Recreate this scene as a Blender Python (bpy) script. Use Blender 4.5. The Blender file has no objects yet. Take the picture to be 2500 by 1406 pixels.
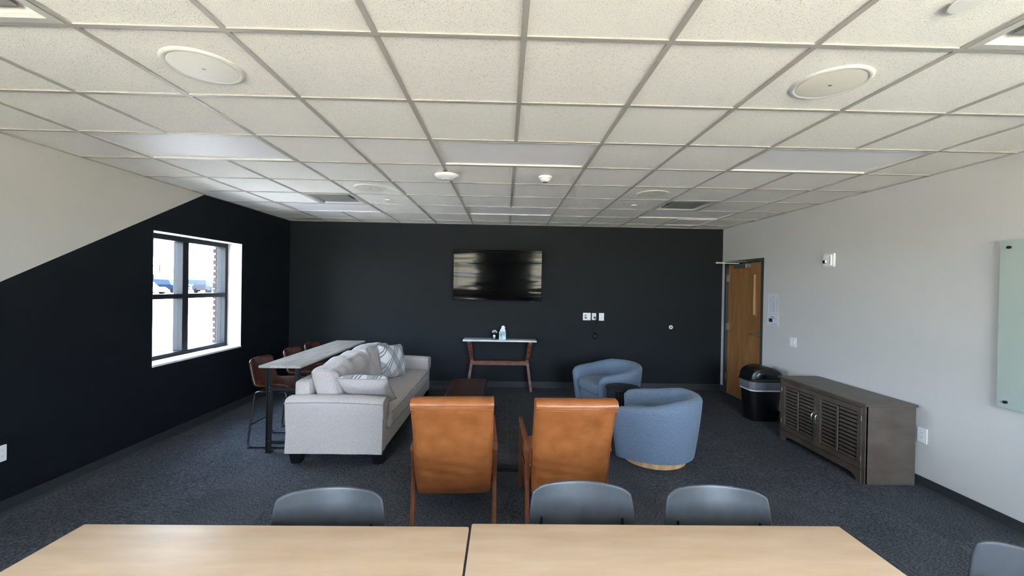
import bpy, bmesh, math, random
from mathutils import Vector, Matrix, noise
random.seed(7)
PI = math.pi
scene = bpy.context.scene
COL = scene.collection

# ------------------------------------------------------------------ camera
def cam_matrix(pitch, yaw, roll, loc):
    cy, sy, cp, sp = math.cos(yaw), math.sin(yaw), math.cos(pitch), math.sin(pitch)
    f = Vector((-sy*cp, cy*cp, sp)); r = Vector((cy, sy, 0)); u = r.cross(f)
    c, s = math.cos(roll), math.sin(roll)
    r2 = r*c + u*s; u2 = -r*s + u*c
    m = Matrix((r2, u2, -f)).transposed().to_4x4()
    m.translation = loc
    return m
cd = bpy.data.cameras.new('camera'); cam = bpy.data.objects.new('camera', cd); COL.objects.link(cam)
cd.sensor_width = 36; cd.lens = 1002.6/2500*36; cd.clip_start = .05; cd.clip_end = 2000
cam.matrix_world = cam_matrix(-.00572, -.01743, .01722, (0, 0, 1.717))
scene.camera = cam
# ------------------------------------------------------------------ sky, sun, exposure
W = bpy.data.worlds.new('sky'); scene.world = W; W.use_nodes = True
nt = W.node_tree; nt.nodes.clear()
out = nt.nodes.new('ShaderNodeOutputWorld'); bg = nt.nodes.new('ShaderNodeBackground')
geo = nt.nodes.new('ShaderNodeTexCoord'); sep = nt.nodes.new('ShaderNodeSeparateXYZ'); ramp = nt.nodes.new('ShaderNodeValToRGB')
ramp.color_ramp.elements[0].position = 0.0; ramp.color_ramp.elements[0].color = (.74, .86, 1, 1)
ramp.color_ramp.elements[1].position = .8; ramp.color_ramp.elements[1].color = (.5, .68, 1, 1)
nt.links.new(geo.outputs['Generated'], sep.inputs[0]); nt.links.new(sep.outputs['Z'], ramp.inputs[0])
nt.links.new(ramp.outputs[0], bg.inputs[0]); nt.links.new(bg.outputs[0], out.inputs[0])
SKY = 13.0; SUN = 44.0
bg.inputs[1].default_value = SKY
sd = bpy.data.lights.new('sun', 'SUN'); so = bpy.data.objects.new('sun', sd); COL.objects.link(so)
sd.energy = SUN; sd.angle = .01; sd.color = (1, .94, .84)
so.rotation_euler = Vector((-.35, -.55, -1)).to_track_quat('-Z', 'Y').to_euler()   # light travels this way
vs = scene.view_settings
vs.view_transform = 'Standard'; vs.look = 'None'; vs.gamma = 1; vs.use_curve_mapping = False
vs.exposure = 1.5

# ------------------------------------------------------------------ materials
def lin(c):
    return tuple(((v/255)/12.92 if v/255 <= .04045 else ((v/255+.055)/1.055)**2.4) for v in c) + (1,)
def mat(name, c1, c2=None, scale=8, detail=3, stretch=(1, 1, 1), rough=.6, metal=0, bump=0, bscale=None,
        bstretch=None, spec=.5, lo=.35, hi=.65, coat=0, sheen=0, alpha=1, trans=0, rnd=0):
    m = bpy.data.materials.new(name); m.use_nodes = True; n = m.node_tree.nodes; L = m.node_tree.links
    b = n['Principled BSDF']
    b.inputs['Roughness'].default_value = rough; b.inputs['Metallic'].default_value = metal
    b.inputs['Specular IOR Level'].default_value = spec; b.inputs['Coat Weight'].default_value = coat
    b.inputs['Sheen Weight'].default_value = sheen; b.inputs['Alpha'].default_value = alpha
    b.inputs['Transmission Weight'].default_value = trans
    b.inputs['Base Color'].default_value = lin(c1)
    tc = n.new('ShaderNodeTexCoord')
    vec = tc.outputs['Object']
    if rnd:
        oi = n.new('ShaderNodeObjectInfo'); ad = n.new('ShaderNodeVectorMath'); ad.operation = 'ADD'
        mu = n.new('ShaderNodeMath'); mu.operation = 'MULTIPLY'; mu.inputs[1].default_value = 37.0
        L.new(oi.outputs['Random'], mu.inputs[0]); L.new(vec, ad.inputs[0]); L.new(mu.outputs[0], ad.inputs[1]); vec = ad.outputs[0]
    def nz(sc, st, det):
        mp = n.new('ShaderNodeMapping'); mp.inputs['Scale'].default_value = st
        t = n.new('ShaderNodeTexNoise'); t.inputs['Scale'].default_value = sc; t.inputs['Detail'].default_value = det
        L.new(vec, mp.inputs[0]); L.new(mp.outputs[0], t.inputs['Vector']); return t
    if c2 is not None:
        t = nz(scale, stretch, detail); r = n.new('ShaderNodeValToRGB')
        r.color_ramp.elements[0].position = lo; r.color_ramp.elements[1].position = hi
        r.color_ramp.elements[0].color = lin(c1); r.color_ramp.elements[1].color = lin(c2)
        L.new(t.outputs['Fac'], r.inputs[0]); L.new(r.outputs[0], b.inputs['Base Color'])
    if bump:
        t = nz(bscale or scale, bstretch or stretch, 3); bp = n.new('ShaderNodeBump')
        bp.inputs['Strength'].default_value = bump; bp.inputs['Distance'].default_value = .01
        L.new(t.outputs['Fac'], bp.inputs['Height']); L.new(bp.outputs[0], b.inputs['Normal'])
    return m
def nodes(m): return m.node_tree.nodes, m.node_tree.links, m.node_tree.nodes['Principled BSDF']

M = {}
M['white_wall'] = mat('painted_wall_white', (199, 197, 194), rough=.7, bump=.03, bscale=90)
M['dark_wall'] = mat('painted_wall_charcoal', (28, 32, 35), rough=.62, spec=.16, bump=.03, bscale=90)
M['rubber_base'] = mat('rubber_baseboard', (46, 49, 51), rough=.45)
M['tile'] = mat('ceiling_tile', (192, 185, 172), (243, 240, 234), scale=210, detail=2, lo=.30, hi=.40, rough=.9, spec=.2, bump=.25, bscale=210, rnd=1)
M['tee'] = mat('ceiling_grid', (172, 168, 161), rough=.5)
M['ceil_back'] = mat('ceiling_backing', (150, 146, 138), rough=.9)
M['diffuser'] = mat('light_diffuser', (243, 241, 243), rough=.5, spec=.25)
M['white_metal'] = mat('white_metal', (228, 228, 224), rough=.35)
M['vent_metal'] = mat('vent_metal', (150, 150, 145), rough=.4)
M['speaker_rim'] = mat('speaker_rim', (222, 219, 212), rough=.6)
M['light_frame'] = mat('light_frame', (200, 198, 194), rough=.5)
M['grille'] = mat('speaker_grille', (234, 231, 221), (224, 220, 209), scale=400, rough=.5)
M['dark_gap'] = mat('vent_duct', (60, 58, 52), rough=.7)
M['white_plastic'] = mat('white_plastic', (232, 232, 232), rough=.35)
M['grey_plastic'] = mat('grey_plastic', (120, 120, 122), rough=.4)
M['black_plastic'] = mat('black_plastic', (16, 17, 19), rough=.35)
M['black_metal'] = mat('black_metal', (20, 21, 23), rough=.4, spec=.5)
M['black_gloss'] = mat('black_gloss', (8, 8, 9), rough=.2)
M['chrome'] = mat('chrome', (215, 212, 205), rough=.22, metal=1)
M['satin'] = mat('satin_aluminium', (150, 150, 146), rough=.4, metal=.9)
M['window_frame'] = mat('window_frame', (25, 26, 29), rough=.5, spec=.2)
M['door_frame'] = mat('door_frame', (58, 61, 60), rough=.45)
M['door_wood'] = mat('door_wood', (132, 90, 50), (164, 118, 72), scale=5, detail=5, stretch=(1, 5, .5), rough=.4, lo=.3, hi=.7)
M['maple'] = mat('maple_laminate', (203, 173, 144), (216, 190, 163), scale=3.2, detail=9, stretch=(.9, 5, 1), rough=.45, spec=.07, lo=.3, hi=.7)
M['grey_laminate'] = mat('grey_laminate', (148, 140, 132), (194, 187, 179), scale=6, detail=6, stretch=(5, .6, 1), rough=.35, lo=.3, hi=.7)
M['laminate_edge'] = mat('laminate_edge', (170, 166, 158), (186, 182, 176), scale=12, rough=.4)
M['sofa_fabric'] = mat('sofa_fabric', (172, 164, 161), (199, 191, 188), scale=130, detail=7, stretch=(1, 1, 1.6), rough=.9, sheen=.15, bump=.25, bscale=260, lo=.35, hi=.65)
M['piping'] = mat('sofa_piping', (150, 147, 144), rough=.85)
M['blue_fabric'] = mat('blue_fabric', (88, 103, 123), (113, 129, 148), scale=110, detail=5, stretch=(1, 1, 1.3), rough=.9, sheen=.12, bump=.35, bscale=220, lo=.32, hi=.68)
M['tan_leather'] = mat('tan_leather', (146, 84, 42), (164, 98, 52), scale=9, detail=6, rough=.34, spec=.5, bump=.06, bscale=70)
M['stitch'] = mat('leather_seam', (150, 88, 46), rough=.4)
M['brown_leather'] = mat('brown_leather', (58, 27, 17), (84, 40, 25), scale=14, detail=4, rough=.33, bump=.05, bscale=60)
M['bench_leather'] = mat('bench_leather', (38, 20, 15), (66, 36, 27), scale=5, detail=5, stretch=(1, 5, 1), rough=.35, bump=.1, bscale=18)
M['walnut'] = mat('walnut_wood', (96, 52, 30), (140, 82, 50), scale=7, detail=6, stretch=(4, 1, .8), rough=.42, lo=.3, hi=.7)
M['acacia'] = mat('acacia_wood', (70, 34, 22), (130, 74, 48), scale=6, detail=7, stretch=(1, 4, 3), rough=.45, lo=.35, hi=.65)
M['marble'] = mat('marble', (222, 222, 222), (186, 188, 190), scale=4, detail=9, rough=.12, lo=.5, hi=.75)
M['oak'] = mat('oak_wood', (184, 140, 94), (214, 174, 128), scale=6, detail=5, stretch=(3, 3, .5), rough=.5, lo=.35, hi=.65)
M['cabinet'] = mat('cabinet_wood', (78, 67, 58), (91, 80, 70), scale=5, detail=6, stretch=(1, 1, 2), rough=.42)
M['shell_plastic'] = mat('shell_plastic', (60, 62, 65), (68, 70, 73), scale=12, rough=.38, spec=.5, bump=.04, bscale=300)
M['bag'] = mat('bin_liner', (205, 208, 214), (170, 174, 182), scale=30, detail=5, rough=.3, bump=.3, bscale=16, alpha=.28)
M['brick'] = mat('brick', (40, 28, 26), (52, 36, 32), scale=18, rough=.95, spec=.1)
M['mortar'] = mat('mortar', (36, 34, 36), rough=.95, spec=.1)
M['concrete'] = mat('concrete', (196, 194, 188), (206, 204, 198), scale=.5, rough=.9)
M['asphalt'] = mat('asphalt', (150, 149, 148), (160, 159, 158), scale=.6, rough=.95, spec=.2)
M['bounce_ground'] = mat('bounce_concrete', (205, 190, 164), (214, 200, 176), scale=.5, rough=.9)  # warm tan picked for the light it throws on the ceiling
M['grass'] = mat('dry_grass', (150, 138, 92), (172, 158, 110), scale=.8, detail=8, rough=.95)
M['brush'] = mat('tan_hill', (168, 156, 116), (140, 130, 92), scale=.2, rough=.95)
M['car_white'] = mat('car_white', (230, 232, 236), rough=.3)
M['car_blue'] = mat('car_blue', (12, 20, 34), rough=.5, spec=.02)
M['car_grey'] = mat('car_grey', (30, 26, 32), rough=.5, spec=.04)
M['car_glass'] = mat('car_glass', (26, 36, 48), rough=.4, spec=.04)
M['tyre'] = mat('tyre', (16, 16, 17), rough=.9, spec=.02)
M['pole_grey'] = mat('pole_grey', (24, 24, 28), rough=.6, spec=.04)
M['tissue'] = mat('tissue', (238, 238, 240), rough=.9)
M['tissue_box'] = mat('tissue_box', (96, 142, 150), (206, 222, 230), scale=14, detail=4, rough=.5, lo=.35, hi=.6)
M['white_dot'] = mat('white_dot', (236, 236, 236), rough=.5)
M['paper'] = mat('paper', (214, 214, 222), rough=.5)
M['ink'] = mat('ink', (70, 70, 80), rough=.6)
M['black_ink'] = mat('black_ink', (28, 26, 30), rough=.6)
M['screen_lcd'] = mat('thermostat_screen', (20, 22, 60), rough=.2)
M['board_glass'] = mat('board_glass', (172, 184, 176), rough=.10, spec=.5)
M['lite_glass'] = mat('door_lite', (226, 178, 128), rough=.3)
M['bezel'] = mat('tv_bezel', (14, 14, 15), rough=.6, spec=.1)
M['lens'] = mat('strobe_lens', (170, 168, 160), rough=.1)
# window glass: clear thin pane
g = bpy.data.materials.new('window_glass'); g.use_nodes = True; n, L, b = nodes(g)
n.remove(b); tr = n.new('ShaderNodeBsdfTransparent'); gl = n.new('ShaderNodeBsdfGlossy'); mx = n.new('ShaderNodeMixShader'); fr = n.new('ShaderNodeFresnel')
tr.inputs[0].default_value = (.96, .98, .98, 1); gl.inputs['Roughness'].default_value = .02
n.remove(fr); lw = n.new('ShaderNodeLayerWeight'); lw.inputs[0].default_value = .5; pw = n.new('ShaderNodeMath'); pw.operation = 'POWER'; pw.inputs[1].default_value = 5
ml = n.new('ShaderNodeMath'); ml.operation = 'MULTIPLY_ADD'; ml.inputs[1].default_value = .6; ml.inputs[2].default_value = .04
L.new(lw.outputs['Facing'], pw.inputs[0]); L.new(pw.outputs[0], ml.inputs[0])
L.new(ml.outputs[0], mx.inputs[0]); L.new(tr.outputs[0], mx.inputs[1]); L.new(gl.outputs[0], mx.inputs[2]); L.new(mx.outputs[0], n['Material Output'].inputs[0])
M['glass'] = g
# carpet: short dashes of light and dark yarn running along local x
m = mat('carpet', (70, 74, 82), rough=.95, spec=.1); M['carpet'] = m; n, L, b = nodes(m)
tc = n.new('ShaderNodeTexCoord'); oi = n.new('ShaderNodeObjectInfo'); mu = n.new('ShaderNodeMath'); mu.operation = 'MULTIPLY'; mu.inputs[1].default_value = 29
ad = n.new('ShaderNodeVectorMath'); L.new(oi.outputs['Random'], mu.inputs[0]); L.new(tc.outputs['Object'], ad.inputs[0]); L.new(mu.outputs[0], ad.inputs[1])
def yarn(st, sc, det):
    mp = n.new('ShaderNodeMapping'); mp.inputs['Scale'].default_value = st
    t = n.new('ShaderNodeTexNoise'); t.inputs['Scale'].default_value = sc; t.inputs['Detail'].default_value = det; t.inputs['Roughness'].default_value = .6
    L.new(ad.outputs[0], mp.inputs[0]); L.new(mp.outputs[0], t.inputs['Vector']); return t
t1 = yarn((1, 4.5, 1), 52, 3); t2 = yarn((1, 1, 1), 3, 2)
r = n.new('ShaderNodeValToRGB'); r.color_ramp.elements[0].position = .38; r.color_ramp.elements[1].position = .66
r.color_ramp.elements[0].color = lin((50, 52, 57)); r.color_ramp.elements[1].color = lin((112, 114, 118))
e = r.color_ramp.elements.new(.5); e.color = lin((70, 72, 76))
L.new(t1.outputs['Fac'], r.inputs[0])
mc = n.new('ShaderNodeMix'); mc.data_type = 'RGBA'; mc.blend_type = 'MULTIPLY'; mc.inputs[0].default_value = 1
r2 = n.new('ShaderNodeValToRGB'); r2.color_ramp.elements[0].position = .3; r2.color_ramp.elements[1].position = .7
r2.color_ramp.elements[0].color = (.78, .78, .8, 1); r2.color_ramp.elements[1].color = (1, 1, 1, 1)
L.new(t2.outputs['Fac'], r2.inputs[0]); L.new(r.outputs[0], mc.inputs[6]); L.new(r2.outputs[0], mc.inputs[7]); L.new(mc.outputs[2], b.inputs['Base Color'])
bp = n.new('ShaderNodeBump'); bp.inputs['Strength'].default_value = .6; bp.inputs['Distance'].default_value = .004
L.new(t1.outputs['Fac'], bp.inputs['Height']); L.new(bp.outputs[0], b.inputs['Normal'])
# two-tone left wall: charcoal paint below a diagonal masking line, white above (world = object coordinates)
m = mat('two_tone_wall', (28, 32, 35), rough=.62, spec=.16); M['two_tone'] = m; n, L, b = nodes(m)
tc = n.new('ShaderNodeTexCoord'); sp = n.new('ShaderNodeSeparateXYZ'); L.new(tc.outputs['Object'], sp.inputs[0])
ma = n.new('ShaderNodeMath'); ma.operation = 'MULTIPLY_ADD'; ma.inputs[1].default_value = -.5354; ma.inputs[2].default_value = 4.972*.5354-2.741
L.new(sp.outputs['Y'], ma.inputs[0]); m2 = n.new('ShaderNodeMath'); m2.operation = 'ADD'; L.new(ma.outputs[0], m2.inputs[0]); L.new(sp.outputs['Z'], m2.inputs[1])
gt = n.new('ShaderNodeMath'); gt.operation = 'GREATER_THAN'; gt.inputs[1].default_value = 0; L.new(m2.outputs[0], gt.inputs[0])
mc = n.new('ShaderNodeMix'); mc.data_type = 'RGBA'; L.new(gt.outputs[0], mc.inputs[0]); mc.inputs[6].default_value = lin((21, 25, 30)); mc.inputs[7].default_value = lin((192, 190, 186))
L.new(mc.outputs[2], b.inputs['Base Color'])
# television screen: glossy film with gentle waves
m = mat('tv_screen', (4, 4, 5), rough=.09, spec=.14); M['tv_screen'] = m; n, L, b = nodes(m)
tc = n.new('ShaderNodeTexCoord'); mp = n.new('ShaderNodeMapping'); mp.inputs['Scale'].default_value = (.55, 1, 5)
t = n.new('ShaderNodeTexNoise'); t.inputs['Scale'].default_value = 1.3; t.inputs['Detail'].default_value = 1
L.new(tc.outputs['Object'], mp.inputs[0]); L.new(mp.outputs[0], t.inputs['Vector'])
bp = n.new('ShaderNodeBump'); bp.inputs['Strength'].default_value = 1; bp.inputs['Distance'].default_value = .010
L.new(t.outputs['Fac'], bp.inputs['Height']); L.new(bp.outputs[0], b.inputs['Normal'])
# patterned cushion: woven white and grey bands at angles
m = mat('patterned_fabric', (200, 200, 202), rough=.9, bump=.3, bscale=200); M['pattern'] = m; n, L, b = nodes(m)
tc = n.new('ShaderNodeTexCoord')
def band(rot, sc, lo, hi, ph):
    mp = n.new('ShaderNodeMapping'); mp.inputs['Rotation'].default_value = (0, 0, rot); mp.inputs['Location'].default_value = (ph, 0, 0)
    w = n.new('ShaderNodeTexWave'); w.wave_type = 'BANDS'; w.bands_direction = 'X'; w.inputs['Scale'].default_value = sc; w.inputs['Distortion'].default_value = .6
    L.new(tc.outputs['Object'], mp.inputs[0]); L.new(mp.outputs[0], w.inputs[0])
    g2 = n.new('ShaderNodeMath'); g2.operation = 'GREATER_THAN'; g2.inputs[1].default_value = lo; L.new(w.outputs['Fac'], g2.inputs[0]); return g2
a1 = band(.7, 2.1, .5, 1, 0); a2 = band(-.5, 1.5, .62, 1, .12); a3 = band(.6, 11, .55, 1, .02)
mm = n.new('ShaderNodeMath'); mm.operation = 'MULTIPLY'; L.new(a1.outputs[0], mm.inputs[0]); L.new(a3.outputs[0], mm.inputs[1])
mk = n.new('ShaderNodeMath'); mk.operation = 'MAXIMUM'; L.new(mm.outputs[0], mk.inputs[0])
m3 = n.new('ShaderNodeMath'); m3.operation = 'MULTIPLY'; L.new(a2.outputs[0], m3.inputs[0]); m3.inputs[1].default_value = .65; L.new(m3.outputs[0], mk.inputs[1])
mc = n.new('ShaderNodeMix'); mc.data_type = 'RGBA'; L.new(mk.outputs[0], mc.inputs[0]); mc.inputs[6].default_value = lin((216, 216, 216)); mc.inputs[7].default_value = lin((128, 128, 134))
L.new(mc.outputs[2], b.inputs['Base Color'])

# ------------------------------------------------------------------ geometry helpers
class G:
    """collects shapes into one bmesh"""
    def __init__(s): s.b = bmesh.new()
    def box(s, x0, x1, y0, y1, z0, z1, bev=0, seg=2, mx=None):
        vs_ = [s.b.verts.new((x, y, z)) for x in (x0, x1) for y in (y0, y1) for z in (z0, z1)]
        fs = [s.b.faces.new([vs_[i] for i in f]) for f in ((0, 1, 3, 2), (4, 6, 7, 5), (0, 4, 5, 1), (2, 3, 7, 6), (0, 2, 6, 4), (1, 5, 7, 3))]
        geom = vs_
        if bev:
            es = list({e for f in fs for e in f.edges})
            r_ = bmesh.ops.bevel(s.b, geom=es, offset=bev, segments=seg, profile=.5, affect='EDGES', clamp_overlap=True)
            geom = list({v for f in fs if f.is_valid for v in f.verts} | {v for f in r_['faces'] for v in f.verts})
        if mx is not None:
            for v in geom: v.co = mx @ v.co
        return s
    def bar(s, p0, p1, w, d, up=(0, 0, 1), bev=0):
        """rectangular bar from p0 to p1, width w (sideways) depth d"""
        p0, p1 = Vector(p0), Vector(p1); z = (p1-p0); ln = z.length; z.normalize()
        x = Vector(up).cross(z)
        if x.length < 1e-4: x = Vector((1, 0, 0)).cross(z)
        x.normalize(); y = z.cross(x)
        mx = Matrix((x, y, z)).transposed().to_4x4(); mx.translation = p0
        return s.box(-w/2, w/2, -d/2, d/2, 0, ln, bev, 2, mx)
    def tube(s, pts, r, n=8, closed=False, caps=True):
        pts = [Vector(p) for p in pts]; m_ = len(pts); rings = []
        prev = None
        for i, p in enumerate(pts):
            a = pts[(i-1) % m_] if (closed or i > 0) else p; c = pts[(i+1) % m_] if (closed or i < m_-1) else p
            t = (c-a).normalized()
            if prev is None:
                u = Vector((0, 0, 1)).cross(t)
                if u.length < .1: u = Vector((1, 0, 0)).cross(t)
            else: u = prev - t*prev.dot(t)
            u.normalize(); prev = u; w = t.cross(u)
            rr = r[i] if isinstance(r, (list, tuple)) else r
            rings.append([s.b.verts.new(p+(u*math.cos(2*PI*k/n)+w*math.sin(2*PI*k/n))*rr) for k in range(n)])
        for i in range(m_ if closed else m_-1):
            A, B = rings[i], rings[(i+1) % m_]
            for k in range(n): s.b.faces.new((A[k], A[(k+1) % n], B[(k+1) % n], B[k]))
        if caps and not closed:
            s.b.faces.new(rings[0][::-1]); s.b.faces.new(rings[-1])
        return s
    def lathe(s, prof, c=(0, 0, 0), n=32, sx=1, sy=1, mx=None):
        """prof: list of (r, z); r=0 closes"""
        c = Vector(c); rings = []
        for r_, z in prof:
            if r_ < 1e-6: v = s.b.verts.new(c+Vector((0, 0, z))); rings.append([v])
            else: rings.append([s.b.verts.new(c+Vector((r_*sx*math.cos(2*PI*k/n), r_*sy*math.sin(2*PI*k/n), z))) for k in range(n)])
        for A, B in zip(rings, rings[1:]):
            for k in range(n):
                q = [A[k % len(A)], A[(k+1) % len(A)], B[(k+1) % len(B)], B[k % len(B)]]
                q2 = []
                for v in q:
                    if v not in q2: q2.append(v)
                if len(q2) > 2:
                    try: s.b.faces.new(q2)
                    except ValueError: pass
        if mx is not None:
            for R_ in rings:
                for v in R_: v.co = mx @ v.co
        return s
    def prism(s, poly, axis, a, b, bev=0, mx=None):
        """poly in the two other axes (cyclic order after axis), extruded a..b along axis"""
        def mk(p, t):
            if axis == 'x': return (t, p[0], p[1])
            if axis == 'y': return (p[0], t, p[1])
            return (p[0], p[1], t)
        A = [s.b.verts.new(mk(p, a)) for p in poly]; B = [s.b.verts.new(mk(p, b)) for p in poly]; k = len(poly)
        fs = [s.b.faces.new(A), s.b.faces.new(B[::-1])]
        for i in range(k): fs.append(s.b.faces.new((A[i], B[i], B[(i+1) % k], A[(i+1) % k])))
        geom = A+B
        if bev:
            es = list({e for f in fs[:2] for e in f.edges})
            r_ = bmesh.ops.bevel(s.b, geom=es, offset=bev, segments=2, profile=.5, affect='EDGES', clamp_overlap=True)
            geom = list({v for f in fs if f.is_valid for v in f.verts} | {v for f in r_['faces'] for v in f.verts})
        if mx is not None:
            for v in geom: v.co = mx @ v.co
        return s
    def soft(s, x0, x1, y0, y1, z0, z1, r, n=10, puff=0, wr=0, wsc=6, seed=0, mx=None, squash=None):
        """rounded, puffed, wrinkled cushion"""
        c = Vector(((x0+x1)/2, (y0+y1)/2, (z0+z1)/2)); h = Vector(((x1-x0)/2, (y1-y0)/2, (z1-z0)/2))
        vm = {}
        def V(i, j, k):
            key = (i, j, k)
            if key in vm: return vm[key]
            u = Vector((2*i/n-1, 2*j/n-1, 2*k/n-1))
            # denser near edges
            w = Vector([math.copysign(1-(1-abs(a))**1.5, a) if abs(a) < 1 else a for a in u])
            p = Vector((w.x*h.x, w.y*h.y, w.z*h.z))
            inn = Vector([max(-(h[a]-r), min(h[a]-r, p[a])) for a in range(3)])
            d = p-inn
            if d.length > 1e-9: p = inn+d.normalized()*r
            if puff:
                fx = (1-u.x**2); fy = (1-u.y**2); fz = (1-u.z**2)
                nm = Vector((p.x/h.x*fy*fz, p.y/h.y*fx*fz, p.z/h.z*fx*fy))
                p += nm*puff
            if wr:
                q = (c+p)*wsc+Vector((seed*7.3, seed, 0)); p += Vector((noise.noise(q), noise.noise(q+Vector((9, 3, 1))), noise.noise(q+Vector((4, 8, 5)))))*wr
            if squash: p = squash(p, u)
            q = c+p
            vm[key] = s.b.verts.new(mx @ q if mx is not None else q)
            return vm[key]
        for a in range(n):
            for b_ in range(n):
                for e_ in (0, n):
                    f1 = [V(e_, a, b_), V(e_, a+1, b_), V(e_, a+1, b_+1), V(e_, a, b_+1)]
                    f2 = [V(a, e_, b_), V(a, e_, b_+1), V(a+1, e_, b_+1), V(a+1, e_, b_)]
                    f3 = [V(a, b_, e_), V(a+1, b_, e_), V(a+1, b_+1, e_), V(a, b_+1, e_)]
                    for f in (f1, f2, f3): s.b.faces.new(f if e_ else f[::-1])
        return s
    def sheet(s, fn, nu, nv, flip=False):
        V = [[s.b.verts.new(fn(-1+2*i/nu, j/nv)) for j in range(nv+1)] for i in range(nu+1)]
        for i in range(nu):
            for j in range(nv):
                f = (V[i][j], V[i+1][j], V[i+1][j+1], V[i][j+1]); s.b.faces.new(f[::-1] if flip else f)
        return s
    def out(s, name, m, parent=None, smooth=False, loc=(0, 0, 0), rot=(0, 0, 0), ang=40):
        bmesh.ops.recalc_face_normals(s.b, faces=s.b.faces)
        me = bpy.data.meshes.new(name); s.b.to_mesh(me); s.b.free()
        for k in (m if isinstance(m, (list, tuple)) else [m]): me.materials.append(M[k] if isinstance(k, str) else k)
        if smooth:
            me.shade_smooth()
            if ang < 180: me.set_sharp_from_angle(angle=math.radians(ang))
        o = bpy.data.objects.new(name, me); COL.objects.link(o); o.parent = parent; o.location = loc; o.rotation_euler = rot
        return o
def link(name, me, parent=None, loc=(0, 0, 0), rot=(0, 0, 0)):
    o = bpy.data.objects.new(name, me); COL.objects.link(o); o.parent = parent; o.location = loc; o.rotation_euler = rot; return o
def tag(o, label, cat, group=None):
    o['label'] = label; o['category'] = cat
    if group: o['group'] = group
    return o
def thing(name, label, cat, loc=(0, 0, 0), rz=0, group=None):
    o = bpy.data.objects.new(name, None); COL.objects.link(o); o.location = loc; o.rotation_euler = (0, 0, rz); o.empty_display_size = .1
    return tag(o, label, cat, group)
def struct(o): o['kind'] = 'structure'; return o
def dup(root, loc, rz, label, group=None):
    r_ = root.copy(); COL.objects.link(r_); r_.location = loc; r_.rotation_euler = (0, 0, rz); r_['label'] = label
    if group: r_['group'] = group
    for ch in list(root.children):
        c = ch.copy(); COL.objects.link(c); c.parent = r_
        for g_ in ch.children:
            d = g_.copy(); COL.objects.link(d); d.parent = c
    return r_
def arc(cx, cz, r, a0, a1, n=6): return [(cx+r*math.cos(a0+(a1-a0)*i/n), cz+r*math.sin(a0+(a1-a0)*i/n)) for i in range(n+1)]
def fillet(pts, r, n=5):
    """round the corners of a 3D polyline"""
    P = [Vector(p) for p in pts]; o = [P[0]]
    for a, b, c in zip(P, P[1:], P[2:]):
        d1 = (a-b); d2 = (c-b); rr = min(r, d1.length*.45, d2.length*.45); d1.normalize(); d2.normalize()
        s_, e_ = b+d1*rr, b+d2*rr
        for i in range(n+1):
            t = i/n; o.append(s_.lerp(b, t).lerp(b.lerp(e_, t), t))
    o.append(P[-1]); return o

# ------------------------------------------------------------------ room shell
XL, XR, YB, YR, ZC = -3.60, 3.70, 6.93, -1.5, 2.74
T = .26
# floor with carpet tiles
fl = struct(G().box(XL-T, XR+T, YR-T, YB+T, -.2, -.012).out('floor', 'ceil_back'))
S = .6096
ct = G().box(-S/2+.0006, S/2-.0006, -S/2+.0006, S/2-.0006, -.010, 0).out('carpet_tile', 'carpet', fl); ctm = ct.data
first = True
ix0 = int(math.floor((XL+.2)/S)); xs = [XL+S/2+i*S for i in range(12)]; ys = [YR+S/2+.02+i*S for i in range(14)]
for i, x in enumerate(xs):
    for j, y in enumerate(ys):
        o = ct if first else link('carpet_tile', ctm, fl)
        first = False
        o.location = (x, y, 0); o.rotation_euler = (0, 0, PI/2*((i+j) % 2)+PI*random.randint(0, 1))
# walls
LT = 'two_tone'
WY0, WY1, WZ0, WZ1 = 4.265, 5.68, .835, 2.222
wl = G(); wl.box(XL-T, XL, YR, WY0, 0, ZC+.3); wl.box(XL-T, XL, WY1, YB, 0, ZC+.3); wl.box(XL-T, XL, WY0, WY1, 0, WZ0-.022); wl.box(XL-T, XL, WY0, WY1, WZ1, ZC+.3)
wall_left = struct(wl.out('wall_left', LT))
wb = G().box(XL-T, XR+T, YB, YB+T, 0, ZC+.3); wall_back = struct(wb.out('wall_back', 'dark_wall'))
DY0, DY1, DZ = 5.81, 6.84, 2.18
wr_ = G(); wr_.box(XR, XR+T, YR, DY0+.03, 0, ZC+.3); wr_.box(XR, XR+T, DY1-.03, YB, 0, ZC+.3); wr_.box(XR, XR+T, DY0+.03, DY1-.03, DZ-.03, ZC+.3)
wall_right = struct(wr_.out('wall_right', 'white_wall'))
# rear wall with two large windows (seen only in the television)
RW = [(-2.7, -1.02), (.96, 3.2)]; RZ0, RZ1 = .88, 2.55
wq = G(); wq.box(XL-T, XR+T, YR-T, YR, 0, RZ0); wq.box(XL-T, XR+T, YR-T, YR, RZ1, ZC+.3)
for a, b_ in ((XL-T, RW[0][0]), (RW[0][1], RW[1][0]), (RW[1][1], XR+T)): wq.box(a, b_, YR-T, YR, RZ0, RZ1)
wall_rear = struct(wq.out('wall_rear', 'white_wall'))
# baseboards
def base(name, pts):
    return struct(pts.out(name, 'rubber_base'))
prof = lambda s: [(0, 0), (s*.016, 0), (s*.012, .008), (s*.005, .022), (s*.004, .1), (0, .1)]
base('baseboard_left', G().prism([(XL+a, z) for a, z in prof(1)], 'y', YR, YB-.016))
base('baseboard_back', G().prism([(YB+a, z) for a, z in prof(-1)], 'x', XL, XR))
gb = G(); gb.prism([(XR+a, z) for a, z in prof(-1)], 'y', YR, DY0); gb.prism([(XR+a, z) for a, z in prof(-1)], 'y', DY1, YB-.016); base('baseboard_right', gb)
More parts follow.
